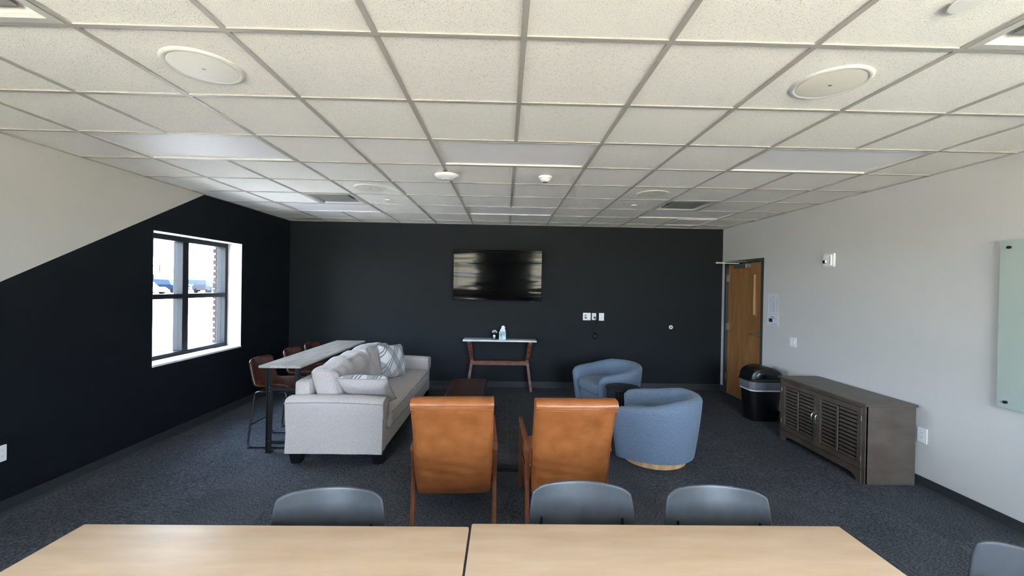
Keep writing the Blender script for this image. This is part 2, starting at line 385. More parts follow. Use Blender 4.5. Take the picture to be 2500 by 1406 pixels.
# left window
win = struct(G().box(-3.97, XL-.185, WY0+.001, WY1-.001, WZ0-.0, WZ0+.005).out('window_1', 'window_frame'))
def wbar(y0, y1, z0, z1, d0=-3.90, d1=-3.785): G().box(d0, d1, y0, y1, z0, z1, .004, 1).out('window_frame_bar', 'window_frame', win)
fw = .05
wbar(WY0, WY0+fw, WZ0+.006, WZ1); wbar(WY1-fw, WY1, WZ0+.006, WZ1); wbar(WY0+fw, WY1-fw, WZ0+.006, WZ0+fw); wbar(WY0+fw, WY1-fw, WZ1-fw-.01, WZ1)
wbar(4.895, 4.985, WZ0+fw, WZ1-fw-.01); wbar(WY0+fw, 4.895, 1.50, 1.555); wbar(4.985, WY1-fw, 1.50, 1.555)
for y0, y1 in ((WY0+fw, 4.895), (4.985, WY1-fw)):
    for z0, z1 in ((WZ0+fw, 1.50), (1.555, WZ1-fw-.01)):
        G().box(-3.845, -3.84, y0, y1, z0, z1).out('window_pane', 'glass', win)
# white returns and sill of the opening
tr_ = G(); tr_.box(-3.785, XL-.001, WY1-.004, WY1, WZ0, WZ1); tr_.box(-3.785, XL-.001, WY0, WY0+.002, WZ0, WZ1); tr_.box(-3.785, XL-.001, WY0+.002, WY1-.004, WZ1-.004, WZ1)
trim = struct(tr_.out('trim_1', 'white_wall'))
sl = struct(G().box(-3.785, XL+.010, WY0+.001, WY1-.001, WZ0-.022, WZ0, .003).out('trim_2', 'white_plastic'))
# outside brick skin around the window, built brick by brick on both jambs
bw = struct(G().box(-4.0, XL-T-.001, WY1+.06, WY1+.9, -.1, 3.2).out('trim_3', 'mortar'))
bw2 = struct(G().box(-4.0, XL-T-.001, WY0-.9, WY0-.06, -.1, 3.2).out('trim_4', 'mortar'))
bm0 = G().box(-.0, .14, -.098, .098, -.029, .029, .004, 1).out('brick', 'brick', bw, loc=(-4.005, WY1+.12, .72)); bmd = bm0.data
k = 0
for side, par, sgn in ((WY1, bw, 1), (WY0, bw2, -1)):
    z = .72
    while z < 2.32:
        if not (side == WY1 and k == 0):
            link('brick', bmd, par, (-4.005, side+sgn*(.115+(.012 if k % 2 else 0)), z))
        z += .0677*1.15; k += 1
# rear windows
for i, (a, b_) in enumerate(RW):
    w_ = struct(G().box(a, b_, YR-.2, YR-.02, RZ0-.001, RZ0+.02).out('window_%d' % (i+2), 'window_frame'))
    def rb(x0, x1, z0, z1): G().box(x0, x1, YR-.16, YR-.08, z0, z1).out('window_frame_bar', 'window_frame', w_)
    rb(a, a+.05, RZ0+.02, RZ1); rb(b_-.05, b_, RZ0+.02, RZ1); rb(a+.05, b_-.05, RZ1-.05, RZ1); mid = (a+b_)/2
    rb(mid-.04, mid+.04, RZ0+.02, RZ1-.05)
    for x0, x1 in ((a+.05, mid-.04), (mid+.04, b_-.05)): G().box(x0, x1, YR-.125, YR-.12, RZ0+.02, RZ1-.05).out('window_pane', 'glass', w_)
    pl = bpy.data.lights.new('window_portal', 'AREA'); pl.shape = 'RECTANGLE'; pl.size = b_-a; pl.size_y = RZ1-RZ0; pl.cycles.is_portal = True
    po = bpy.data.objects.new('window_portal', pl); COL.objects.link(po); po.location = (mid, YR-.22, (RZ0+RZ1)/2); po.rotation_euler = (PI/2, 0, PI)
    po.rotation_euler = Vector((0, 1, 0)).to_track_quat('-Z', 'Z').to_euler()
pl = bpy.data.lights.new('window_portal', 'AREA'); pl.shape = 'RECTANGLE'; pl.size = WY1-WY0; pl.size_y = WZ1-WZ0; pl.cycles.is_portal = True
po = bpy.data.objects.new('window_portal', pl); COL.objects.link(po); po.location = (-3.95, (WY0+WY1)/2, (WZ0+WZ1)/2); po.rotation_euler = Vector((1, 0, 0)).to_track_quat('-Z', 'Z').to_euler()

# ------------------------------------------------------------------ ceiling
GX, GY = .0615, 1.6975
ceil = struct(G().box(XL-T, XR+T, YR-T, YB+T, ZC+.15, ZC+.3).out('ceiling', 'ceil_back'))
lights = [(-5, 2), (-1, 2), (3, 2), (-5, 6), (-1, 6), (3, 6)]
vents = [(-4, 5), (3, 5), (-4, -1), (3, -1)]
skip = set(vents) | {(i+d, j) for i, j in lights for d in (0, 1)}
tiles = {}
def lx(i): return max(XL, min(XR, GX+i*S))
def ly(j): return max(YR, min(YB, GY+j*S))
for i in range(-6, 6):
    for j in range(-6, 9):
        x0, x1, y0, y1 = lx(i), lx(i+1), ly(j), ly(j+1)
        if x1-x0 < .02 or y1-y0 < .02 or (i, j) in skip: continue
        if abs(x1-x0-S) < .001 and abs(y1-y0-S) < .001:
            if 't' not in tiles:
                o = G().box(-S/2+.003, S/2-.003, -S/2+.003, S/2-.003, 0, .016).out('ceiling_tile', 'tile', ceil); tiles['t'] = o.data
            else: o = link('ceiling_tile', tiles['t'], ceil)
            o.location = ((x0+x1)/2, (y0+y1)/2, ZC+.0035); o.rotation_euler = (0, 0, PI/2*random.randint(0, 3))
        else:
            G().box(x0+.001, x1-.001, y0+.001, y1-.001, ZC+.0035, ZC+.018).out('ceiling_tile', 'tile', ceil)
def tee(x0, x1, y0, y1): G().box(x0, x1, y0, y1, ZC-.003, ZC+.003).out('grid_bar', 'tee', ceil)
for j in range(-5, 9): tee(XL, XR, GY+j*S-.012, GY+j*S+.012)
broken = {(i+1, j) for i, j in lights}
for i in range(-5, 6):
    for j in range(-6, 9):
        if (i, j) in broken: continue
        y0, y1 = ly(j), ly(j+1)
        tee(GX+i*S-.012, GX+i*S+.012, y0+(.012 if j > -6 else 0), y1-.012 if j < 8 else y1)
# perimeter angle
for a in ((XL, XL+.02, YR, YB), (XR-.02, XR, YR, YB), (XL+.02, XR-.02, YB-.02, YB)): G().box(*a, ZC-.004, ZC+.002).out('wall_angle', 'tee', ceil)
# bright framed access panel near the back right corner
ap = thing('ceiling_panel', 'small square ceiling panel with a pale frame in the back right corner of the ceiling', 'panel', (GX+4.5*S, GY+7.5*S, ZC))
g_ = G()
for sx in (-1, 1): g_.box(sx*.275-.012, sx*.275+.012, -.287, .287, -.012, -.003)
for sy in (-1, 1): g_.box(-.263, .263, sy*.275-.012, sy*.275+.012, -.012, -.003)
g_.out('frame', 'white_metal', ap); G().box(-.263, .263, -.263, .263, -.004, .003).out('panel_face', 'diffuser', ap)
# light panels
pos_l = ['near the left wall', 'in the middle of the ceiling', 'near the right wall']
for n_, (i, j) in enumerate(lights):
    x0, x1, y0, y1 = GX+i*S+.012, GX+(i+2)*S-.012, GY+j*S+.012, GY+(j+1)*S-.012
    t_ = thing('ceiling_light', ('nearer' if n_ < 3 else 'far') + ' unlit flat light panel ' + pos_l[n_ % 3] + ('' if n_ < 3 else ', by the dark back wall'), 'light', ((x0+x1)/2, (y0+y1)/2, ZC), 0, 'flat ceiling light panels')
    hx, hy = (x1-x0)/2, (y1-y0)/2
    g_ = G()
    for s_ in (-1, 1):
        g_.box(min(s_*hx, s_*(hx-.016)), max(s_*hx, s_*(hx-.016)), -hy, hy, -.004, .03)
        g_.box(-hx+.016, hx-.016, min(s_*hy, s_*(hy-.016)), max(s_*hy, s_*(hy-.016)), -.004, .03)
    g_.out('frame', 'light_frame', t_); G().box(-hx+.016, hx-.016, -hy+.016, hy-.016, .010, .02).out('diffuser', 'diffuser', t_)
# plaque vents
vl = ['square air vent with a dark slot on the left side near the back wall', 'square air vent with a dark slot on the right side near the back wall',
      'square air vent cut off by the top left corner of the view', 'square air vent cut off by the top right corner of the view']
for n_, (i, j) in enumerate(vents):
    t_ = thing('ceiling_vent', vl[n_], 'vent', (GX+(i+.5)*S, GY+(j+.5)*S, ZC), 0, 'square plaque air vents')
    h = S/2-.013
    # dished surround
    b = bmesh.new()
    rings = []
    for hh, z in ((h, -.004), (h-.035, -.006), (h-.05, .004), (h-.085, .05), (h-.11, .085), (0.0, .085)):
        rings.append([b.verts.new((sx*hh, sy*hh, z)) for sx, sy in ((-1, -1), (1, -1), (1, 1), (-1, 1))] if hh else [b.verts.new((0, 0, z))])
    for A, B in zip(rings, rings[1:]):
        for k in range(4): b.faces.new((A[k], A[(k+1) % 4], B[(k+1) % 4], B[k]) if len(B) > 1 else (A[k], A[(k+1) % 4], B[0]))
    q = G(); q.b.free(); q.b = b; o = q.out('surround', ['light_frame', 'dark_gap'], t_)
    for f in o.data.polygons:
        if max(o.data.vertices[v].co.z for v in f.vertices) > .06: f.material_index = 1
    G().box(-.205, .205, -.205, .205, .004, .012, .003, 1).out('face_plate', 'vent_metal', t_)
    for sx in (-1, 1):
        for sy in (-1, 1): G().box(sx*.12-.006, sx*.12+.006, sy*.12-.006, sy*.12+.006, .012, .085).out('hanger_clip', 'vent_metal', t_)
# speakers
spl = ['round ceiling speaker nearest the top left of the view', 'round ceiling speaker nearest the top right of the view',
       'round ceiling speaker farther back on the left, by the vent', 'round ceiling speaker farther back on the right, by the vent']
for n_, (x, y) in enumerate(((GX-2.5*S, GY+.5*S), (GX+2.5*S, GY+.5*S), (GX-2.5*S, GY+4.5*S), (GX+2.5*S, GY+4.5*S))):
    t_ = thing('ceiling_speaker', spl[n_], 'speaker', (x, y, ZC), 0, 'round ceiling speakers')
    G().lathe([(.168, .003), (.168, -.001), (.160, -.006), (.150, -.007), (.143, -.004), (.143, .003)], n=48).out('trim_ring', 'speaker_rim', t_, True)
    G().lathe([(.142, .001), (.142, -.005), (.10, -.008), (0, -.009)], n=48).out('grille', 'grille', t_, True)
    G().box(-.008, .008, -.004, .004, -.0115, -.009).out('badge', 'grey_plastic', t_)
# access point, sensor, sprinkler covers
t_ = thing('access_point', 'white dome wireless access point hanging on the ceiling grid, left of the small sensor', 'router', (-.553, 3.80, ZC-.004))
G().lathe([(.06, .0), (.10, -.004), (.112, -.012), (.108, -.024), (.08, -.042), (.05, -.050), (0, -.052)], n=40).out('dome', 'white_plastic', t_, True)
G().lathe([(.046, -.0505), (.044, -.054), (.03, -.0555), (0, -.056)], n=32).out('cap', 'white_plastic', t_, True)
G().box(-.012, .012, -.118, -.098, -.008, .0, .002).out('clip', 'black_plastic', t_)
t_ = thing('smoke_detector', 'small white cone shaped smoke detector on the ceiling, right of the access point', 'smoke detector', (.361, 3.85, ZC))
G().lathe([(.064, .003), (.064, -.004), (.058, -.014), (.045, -.022)], n=32).out('base_plate', 'white_plastic', t_, True)
G().lathe([(.045, -.018), (.044, -.032), (.030, -.045), (.026, -.046)], n=32).out('housing', 'white_plastic', t_, True)
G().lathe([(.026, -.044), (.024, -.050), (0, -.053)], n=24).out('sensor_eye', 'grey_plastic', t_, True)
for x, y, lb, r0 in ((-1.455, 5.06, 'tiny round sprinkler cover on the far left ceiling tile', .040), (1.585, 5.07, 'tiny round sprinkler cover on the far right ceiling tile', .040), (1.60, 1.42, 'round sprinkler cover at the top edge of the view, right side', .045)):
    tag(G().lathe([(r0*.8, .004), (r0*.8, -.006), (r0, -.007), (r0, -.011), (0, -.012)], n=24).out('sprinkler_cover', 'white_metal', None, True, (x, y, ZC)), lb, 'sprinkler', 'round sprinkler covers')

# ------------------------------------------------------------------ door
door = struct(G().box(XR+.028, XR+.072, DY0+.052, DY1-.052, .006, DZ-.052, .003, 1).out('door_1', 'door_wood'))
g_ = G(); g_.box(XR-.008, XR+.12, DY0, DY0+.05, 0, DZ); g_.box(XR-.008, XR+.12, DY1-.05, DY1, 0, DZ); g_.box(XR-.008, XR+.12, DY0+.05, DY1-.05, DZ-.05, DZ)
g_.out('door_frame', 'door_frame', door)
G().box(XR+.020, XR+.030, 6.005, 6.145, 1.325, 1.965, .003, 1).out('lite_frame', 'door_wood', door)
G().box(XR+.0165, XR+.0205, 6.03, 6.075, 1.345, 1.945).out('lite_glass', 'lite_glass', door)
for z in (.28, 1.1, 1.9):
    g_ = G(); g_.tube([(XR+.005, DY1-.055, z-.055), (XR+.005, DY1-.055, z+.055)], .009); g_.box(XR+.0, XR+.028, DY1-.085, DY1-.055, z-.055, z+.055); g_.out('hinge', 'satin', door)
g_ = G(); g_.lathe([(0, .0), (.027, 0), (.027, .008), (.02, .014), (0, .014)], n=24, mx=Matrix.Translation((XR+.028, 5.925, 1.06)) @ Matrix.Rotation(-PI/2, 4, 'Y'))
g_.tube(fillet([(XR+.02, 5.925, 1.06), (XR-.035, 5.925, 1.06), (XR-.038, 6.045, 1.055)], .02), .0095, 10); g_.out('door_handle', 'satin', door, True)
g_ = G(); g_.box(XR-.05, XR+.028, 6.17, 6.50, 2.045, 2.115, .004); g_.out('door_closer', 'satin', door)
g_ = G(); g_.bar((XR-.02, 6.42, 2.125), (3.375, 6.50, 2.135), .028, .008); g_.bar((3.375, 6.50, 2.143), (XR-.01, 6.22, 2.150), .02, .007)
g_.tube([(XR-.02, 6.42, 2.11), (XR-.02, 6.42, 2.135)], .016, 12); g_.tube([(3.375, 6.50, 2.125), (3.375, 6.50, 2.152)], .014, 12); g_.out('closer_arm', 'satin', door)

wh = struct(G().box(XR+.15, XR+T, DY0+.03, DY1-.03, 0, DZ-.03).out('wall_light_block', 'dark_wall'))  # unseen panel behind the door, added to stop daylight leaking through its gaps
# ------------------------------------------------------------------ outdoors
gr = struct(G().box(-140, 140, -160, 160, -.35, -.12).out('ground', 'grass'))
pt = struct(G().box(-140, 140, -40, -1.8, -.2, -.1).out('bounce_ground', 'bounce_ground'))  # unseen tan ground, added to bounce warm light up through the rear windows
pk = struct(G().box(-140, -4.6, -10, 160, -.19, -.1).out('parking_lot', 'asphalt'))
g_ = G()
hp = [(-160, -158, -.2)]
hill = struct(G().prism([(-200, -.1), (-140, 3), (-60, 5.5), (20, 4.2), (90, 6), (200, 2), (200, -.1)], 'y', -150, -120).out('hill', 'brush'))
def car(label, x, y, rz, paint, kind):
    t_ = thing('car', label, 'car', (x, y, -.1), rz, 'cars parked beyond the window')
    if kind == 'suv': body = [(-2.35, .45), (-2.35, 1.0), (-2.3, 1.12), (2.1, 1.10), (2.35, .95), (2.38, .45)]; cab = [(-2.25, 1.1), (-2.1, 1.78), (.75, 1.82), (1.15, 1.1)]; hw = .93
    elif kind == 'van': body = [(-2.5, .4), (-2.5, 1.15), (2.2, 1.12), (2.5, .9), (2.5, .4)]; cab = [(-2.45, 1.12), (-2.3, 1.9), (1.2, 1.9), (1.9, 1.1)]; hw = .95
    else: body = [(-2.3, .35), (-2.3, .85), (-2.0, .95), (1.9, .9), (2.25, .7), (2.3, .35)]; cab = [(-1.7, .93), (-1.0, 1.42), (.5, 1.42), (1.2, .9)]; hw = .9
    G().prism(body, 'y', -hw, hw, .05).out('body', paint, t_)
    G().prism(cab, 'y', -hw+.1, hw-.1, .05).out('cabin', 'car_glass', t_)
    zt = max(p[1] for p in cab); G().box(cab[1][0]+.02, cab[2][0]-.02, -hw+.12, hw-.12, zt-.03, zt+.05, .02).out('roof', paint, t_)
    for sx in (-1.45, 1.45):
        for sy in (-1, 1):
            G().tube([(sx, sy*(hw-.2), .34), (sx, sy*(hw+.02), .34)], .34, 20).out('wheel', 'tyre', t_)
    for sy in (-.6, .6): G().box(body[-1][0]-.02, body[-1][0]+.03, sy-.15, sy+.15, .62, .78).out('headlight', 'white_plastic', t_)
car('white sedan low at the left edge of the window view', -43.6, 50.5, -.15, 'car_white', 'sedan')
car('dark blue sport utility vehicle seen through the left window panes', -47.2, 58.5, -.1, 'car_blue', 'suv')
car('white van seen through the right window panes', -49.5, 67, -1.6, 'car_white', 'van')
car('grey sport utility vehicle at the right edge of the window view', -40.6, 57.0, -.5, 'car_grey', 'suv')
t_ = thing('basketball_hoop', 'grey basketball hoop on a bent pole seen through the window', 'basketball hoop', (-54.8, 65, -.1), .5)
G().tube(fillet([(0, 0, 0), (0, 0, 2.6), (-.3, -.6, 3.3)], .5), .07, 8).out('pole', 'pole_grey', t_)
g_ = G(); g_.box(-.9, .9, -.66, -.62, 2.95, 3.05); g_.box(-.9, .9, -.66, -.62, 3.95, 4.05); g_.box(-.9, -.8, -.66, -.62, 3.05, 3.95); g_.box(.8, .9, -.66, -.62, 3.05, 3.95); g_.out('backboard_frame', 'pole_grey', t_)
G().box(-.8, .8, -.65, -.63, 3.05, 3.95).out('backboard', 'car_white', t_)
g_ = G(); g_.tube([(.23*math.cos(a*PI/8), -.9+.23*math.sin(a*PI/8), 3.1) for a in range(16)], .015, 6, True); g_.out('rim', 'pole_grey', t_)

# ------------------------------------------------------------------ tables in front
def table(x0, x1, y1, label):
    t_ = thing('folding_table', label, 'table', ((x0+x1)/2, y1-.38, 0), 0, 'maple tables in the foreground')
    hw = (x1-x0)/2
    G().box(-hw, hw, -.38, .38, .712, .74, .006, 2).out('tabletop', 'maple', t_, True)
    G().box(-hw+.14, hw-.14, -.03, .03, .66, .70).out('beam', 'black_metal', t_)
    for s_ in (-1, 1):
        x = s_*(hw-.17)
        g2 = G(); g2.box(x-.03, x+.03, -.02, .02, .06, .68, .004); g2.box(x-.03, x+.03, -.26, .26, .695, .712); g2.out('leg', 'black_metal', t_)
        g2 = G(); g2.box(x-.03, x+.03, -.30, .30, .045, .075, .008); g2.box(x-.02, x+.02, -.29, -.25, 0, .046); g2.box(x-.02, x+.02, .25, .29, 0, .046); g2.out('foot', 'black_metal', t_)
    return t_
table(-1.658, -.128, 1.660, 'light maple table in the left foreground, far edge slightly nearer')
table(-.119, 1.408, 1.682, 'light maple table in the right foreground beside the seam')

# ------------------------------------------------------------------ black shell chairs (local: forward = -y, back at y=0)
def shell_chair(label):
    t_ = thing('shell_chair', label, 'chair', (0, 0, 0), 0, 'black shell chairs at the maple tables')
    def fn(u, v):
        if v < .45:       # seat, front to rear
            k = v/.45; y = -.44+k*.36; z = .44-.012*math.sin(k*PI)+.02*abs(u)**3
            w = .235*(.93+.07*k); x = u*w; y += (u*u)*.02*(1-k)
            if k < .2: z -= (1-k/.2)**2*.03
        elif v < .62:
            k = (v-.45)/.17; a = k*PI/2*.86; y = -.08+.075*math.sin(a); z = .44+.085*(1-math.cos(a))+.02*abs(u)**3*(1-k); w = .235+.018*k; x = u*w
            y -= u*u*.03*k
        else:
            k = (v-.62)/.38; y = -.008+.052*k; z = .515+k*(.79-.515); w = .253-.020*k
            arcz = .008*(abs(u)**2)*k**3; z -= arcz; x = u*w
            y -= u*u*(.03+.035*k)
            if k > .6 and abs(u) > .7:
                c = (abs(u)-.7)/.3*(k-.6)/.4; x *= 1-.03*c*c; z -= .020*c*c
        return (x, y, z)
    q = G().sheet(fn, 36, 60).out('shell', 'shell_plastic', t_, True, ang=180)
    md = q.modifiers.new('thick', 'SOLIDIFY'); md.thickness = .011; md.offset = 0
    md = q.modifiers.new('soft', 'SUBSURF'); md.levels = 1; md.render_levels = 1
    for s_ in (-1, 1):
        g2 = G(); g2.tube([(s_*.185, -.040, .628), (s_*.185, -.037, .655)], [.005, .006], 8); g2.tube([(s_*.182, -.042, .625), (s_*.196, -.045, .632)], .004, 6); g2.out('hook_slot', 'black_gloss', t_)
    fr_ = G()
    for s_ in (-1, 1):
        fr_.tube([(s_*.17, -.40, .418), (s_*.17, -.05, .418)], .010, 8)
    fr_.tube([(-.17, -.37, .418), (.17, -.37, .418)], .010, 8); fr_.tube([(-.17, -.08, .418), (.17, -.08, .418)], .010, 8)
    fr_.out('seat_frame', 'black_metal', t_, True)
    for sx in (-1, 1):
        for y0, y1 in ((-.37, -.43), (-.08, .02)):
            G().tube([(sx*.17, y0, .418), (sx*.225, y1, .006)], [.012, .010], 10).out('leg', 'black_metal', t_, True)
            G().tube([(sx*.225, y1, 0), (sx*.225, y1, .014)], .013, 10).out('glide', 'black_plastic', t_)
    return t_
A = shell_chair('black plastic shell chair tucked behind the left maple table'); A.location = (-.757, 1.835, 0); A.rotation_euler = (0, 0, .06)
dup(A, (.374, 1.915, 0), -.03, 'black plastic shell chair in the middle, in front of the right leather armchair')
dup(A, (.995, 1.885, 0), -.04, 'black plastic shell chair behind the right end of the right maple table')
dup(A, (1.965, 1.36, 0), -1.0, 'black plastic shell chair turned sideways in the bottom right corner')

# ------------------------------------------------------------------ tan leather armchairs (local: rear leg line y=0, faces +y)
def armchair(label, loc, rz):
    t_ = thing('leather_armchair', label, 'armchair', loc, rz, 'tan leather armchairs with wooden frames')
    hw = .262
    # back cushion profile (y, z) from bottom rear over the top to the front
    P = [(.09, .235), (.04, .232), (-.02, .255), (-.075, .32), (-.115, .41), (-.145, .50), (-.175, .60), (-.205, .70), (-.25, .80), (-.30, .90), (-.325, .950), (-.322, .975), (-.30, .990), (-.25, .995), (-.205, .985), (-.185, .960),
         (-.165, .90), (-.12, .80), (-.08, .70), (-.04, .60), (.0, .50), (.05, .42), (.10, .34), (.12, .27)]
    def back(w0, w1, pr, name, m_, puff=.012):
        g2 = G(); N = 16; rows = []
        cy = sum(p[0] for p in pr)/len(pr); cz = sum(p[1] for p in pr)/len(pr)
        for i in range(N+1):
            u = -1+2*i/N; e_ = max(0, (abs(u)-.86)/.14); sh = 1-.10*e_**2
            row = []
            for (y, z) in pr:
                taper = 1-.045*max(0, min(1, (.50-z)/.25))
                x = (w0+w1)/2+(w1-w0)/2*u*taper
                yy = y+(-puff*(1-u*u) if y < -.0 and z < .93 else 0)
                # thin the edge towards the mid line of the profile
                my = y; 
                if z < .93 and e_ > 0: yy += .018*e_**2*(1 if y < -.13-(z-.6)*.5+.0 else -1)
                wr = .004*noise.noise(Vector((u*4+loc[0]*9, z*9, y*5)))
                pl = 0
                if abs(u) > .55: pl = .0035*math.sin(z*150+2*noise.noise(Vector((u*3, z*12, 0)))*3)*((abs(u)-.55)/.45)*(1 if z < .93 else 0)
                if z < .55: pl += .004*math.sin(z*90+u*3+4*noise.noise(Vector((u*2, z*5, 3))))
                row.append(g2.b.verts.new((x, yy+wr+pl*(1 if y < -.1 else 0), z)))
            rows.append(row)
        k = len(pr)
        for a, c in zip(rows, rows[1:]):
            for i in range(k): g2.b.faces.new((a[i], a[(i+1) % k], c[(i+1) % k], c[i]))
        g2.b.faces.new(rows[0]); g2.b.faces.new(rows[-1][::-1])
        return g2.out(name, m_, t_, True, ang=60)
    # densify profile
    D = []
    for i in range(len(P)):
        a, c = P[i], P[(i+1) % len(P)]
        m_ = max(1, int(math.hypot(a[0]-c[0], a[1]-c[1])/.02))
        for q in range(m_): D.append((a[0]+(c[0]-a[0])*q/m_, a[1]+(c[1]-a[1])*q/m_))
    back(-hw, hw, D, 'back_cushion', 'tan_leather')
    # seams
    g2 = G(); g2.tube([(-hw*.985, -.3275, .934), (0, -.332, .934), (hw*.985, -.3275, .934)], .0035, 6)
    g2.tube([(-hw*.985, -.3265, .955), (0, -.328, .955), (hw*.985, -.3265, .955)], .003, 6); g2.out('seam', 'stitch', t_, True)
    G().soft(-hw+.005, hw-.005, .055, .63, .30, .44, .045, 12, .02, .006, 5).out('seat_cushion', 'tan_leather', t_, True, ang=180)
    # wooden side frames
    for s_ in (-1, 1):
        x = s_*.283; w = .0145
        # rear leg, slightly kicked
        G().prism([(-.065, 0), (-.03, 0), (.035, .34), (.045, .42), (-.01, .575), (-.055, .575), (-.02, .42), (-.015, .36)], 'x', x-w, x+w, .004).out('leg', 'walnut', t_)
        G().prism([(.60, 0), (.635, 0), (.60, .30), (.605, .54), (.56, .54), (.545, .30)], 'x', x-w, x+w, .004).out('leg', 'walnut', t_)
        G().prism([(-.07, .575), (.66, .548), (.675, .565), (.67, .582), (-.02, .612), (-.07, .602)], 'x', x-.0165, x+.0165, .005).out('armrest', 'walnut', t_)
        G().prism([(-.0, .255), (.59, .27), (.59, .325), (.0, .315)], 'x', x-.011, x+.011, .003).out('side_rail', 'walnut', t_)
    G().box(-.268, .268, .53, .56, .255, .305, .004).out('front_rail', 'walnut', t_)
    G().box(-.268, .268, .13, .16, .26, .30, .004).out('rear_rail', 'walnut', t_)
    return t_
armchair('tan leather wood-framed armchair seen from behind, left one, beside the sofa', (-.333, 2.90, 0), .05)
armchair('tan leather wood-framed armchair seen from behind, right one, beside the blue chair', (.462, 2.90, 0), .035)

# ------------------------------------------------------------------ sofa
t_ = thing('sofa', 'long pale grey fabric sofa with two back cushions and dark feet', 'sofa', (-1.58, 5.07, 0))
X0, Y0 = -1.58, 5.07
def off(x0, x1, y0, y1, z0, z1): return (x0-X0, x1-X0, y0-Y0, y1-Y0, z0, z1)
G().soft(*off(-1.99, -1.135, 3.96, 6.18, .115, .30), .015, 8).out('base', 'sofa_fabric', t_, True)
for s_, nm in ((-1, 'arm'), (1, 'arm')):
    # flared arm profile in (y, z): outer face flat then flaring top, mirrored for the far arm
    prof_ = [(0, .11), (.015, .30), (.0, .45), (-.018, .56), (-.020, .60), (-.008, .622), (.06, .640), (.13, .638), (.175, .622), (.185, .60), (.16, .50), (.135, .40), (.125, .28), (.125, .11)]
    yb = 3.865 if s_ < 0 else 6.29
    pr = [((yb+y if s_ < 0 else yb-y)-Y0, z) for y, z in prof_]
    g2 = G(); N = 18; rows = []
    for i in range(N+1):
        u = i/N; x = -2.035+u*.905
        rise = -.018*(abs(u-.45)/.55)**2.2
        row = []
        for (y, z) in pr:
            f = max(0, (z-.3)/.34); e = .012*(max(0, abs(2*u-1)-.93)/.07)
            bulge = .014*max(0, (z-.35)/.3)*(u**3)
            wv = .005*noise.noise(Vector((x*3, y*2, z*4)))+(.006*math.sin((x*.8-z*1.0)*26)*max(0, .32-z)*3*u if s_ < 0 else 0)
            row.append(g2.b.verts.new((x-X0+bulge, y+(e if y < (yb-Y0) else 0)+wv*(1 if s_ < 0 else 0), z+rise*f)))
        rows.append(row)
    k = len(pr)
    for a, c in zip(rows, rows[1:]):
        for i in range(k): g2.b.faces.new((a[i], a[(i+1) % k], c[(i+1) % k], c[i]))
    g2.b.faces.new(rows[0]); g2.b.faces.new(rows[-1][::-1])
    ao = g2.out('arm', 'sofa_fabric', t_, True, ang=50)
    # piping along outer top edge and round the front face
    line = [(rows_[4]) for rows_ in []]
    ypi = (yb-.021 if s_ < 0 else yb+.021)-Y0
    pts = [(-2.035+u*.905-X0+.011*u**3, ypi, .598-.018*(abs(u-.45)/.55)**2.2*.9) for u in [i/16 for i in range(17)]]
    g3 = G(); g3.tube(pts, .0045, 6)
    fx = -1.13-X0+.012
    g3.tube([(fx+.002*0, (yb+y if s_ < 0 else yb-y)-Y0, z-.018*max(0, (z-.3)/.34)) for y, z in prof_[2:12]], .0045, 6)
    g3.out('arm_piping', 'piping', t_, True)
G().soft(*off(-2.035, -1.88, 4.03, 6.12, .12, .755), .03, 10, 0, .004, 5).out('back_frame', 'sofa_fabric', t_, True, ang=180)
for i, (y0, y1) in enumerate(((4.045, 5.07), (5.075, 6.115))):
    G().soft(*off(-1.72, -1.10, y0, y1, .295, .455), .035, 14, .010, .006, 4, i).out('seat_cushion', 'sofa_fabric', t_, True, ang=180)
    zc = .455
    g3 = G()
    for z in (.318, .445): g3.tube([(-1.094-X0, y0+.03-Y0, z), (-1.088-X0, (y0+y1)/2-Y0, z), (-1.094-X0, y1-.03-Y0, z)], .004, 6)
    g3.out('seat_piping', 'piping', t_, True)
for i, (y0, y1) in enumerate(((4.06, 5.03), (5.03, 5.99))):
    def sq(p, u, i=i):
        # slumped top, folds fanning down from the top seam
        k = (p.z+.21)/.42
        p = p.copy(); p.z += .022*math.sin((u.y*.9+i)*2.3)*max(0, k)-.012*abs(u.y)**3*k+.012*abs(u.y)**6*k
        p.x -= .10*(k-.5)
        fold = math.sin(u.y*17+k*2.5+4*noise.noise(Vector((u.y*2.2, k*2, i*5))))*.011*max(0, k-.1)*(1 if u.x > 0 else .2)
        p.x += fold; p.z += fold*.5*(k > .8)
        return p
    G().soft(*off(-1.86, -1.615, y0, y1, .452, .875), .055, 26, .018, .022, 4.5, i+3, squash=sq).out('back_cushion', 'sofa_fabric', t_, True, ang=180)
for x, y in ((-1.955, 3.955), (-1.175, 3.955), (-1.955, 6.20), (-1.175, 6.20)):
    m4 = G(); s0, s1 = .060, .042
    b = m4.b; r0 = [b.verts.new((x-X0+sx*s1, y-Y0+sy*s1, 0)) for sx, sy in ((-1, -1), (1, -1), (1, 1), (-1, 1))]; r1 = [b.verts.new((x-X0+sx*s0, y-Y0+sy*s0, .125)) for sx, sy in ((-1, -1), (1, -1), (1, 1), (-1, 1))]
    b.faces.new(r0[::-1]); b.faces.new(r1)
    for k in range(4): b.faces.new((r0[k], r0[(k+1) % 4], r1[(k+1) % 4], r1[k]))
    m4.out('foot', 'black_plastic', t_)
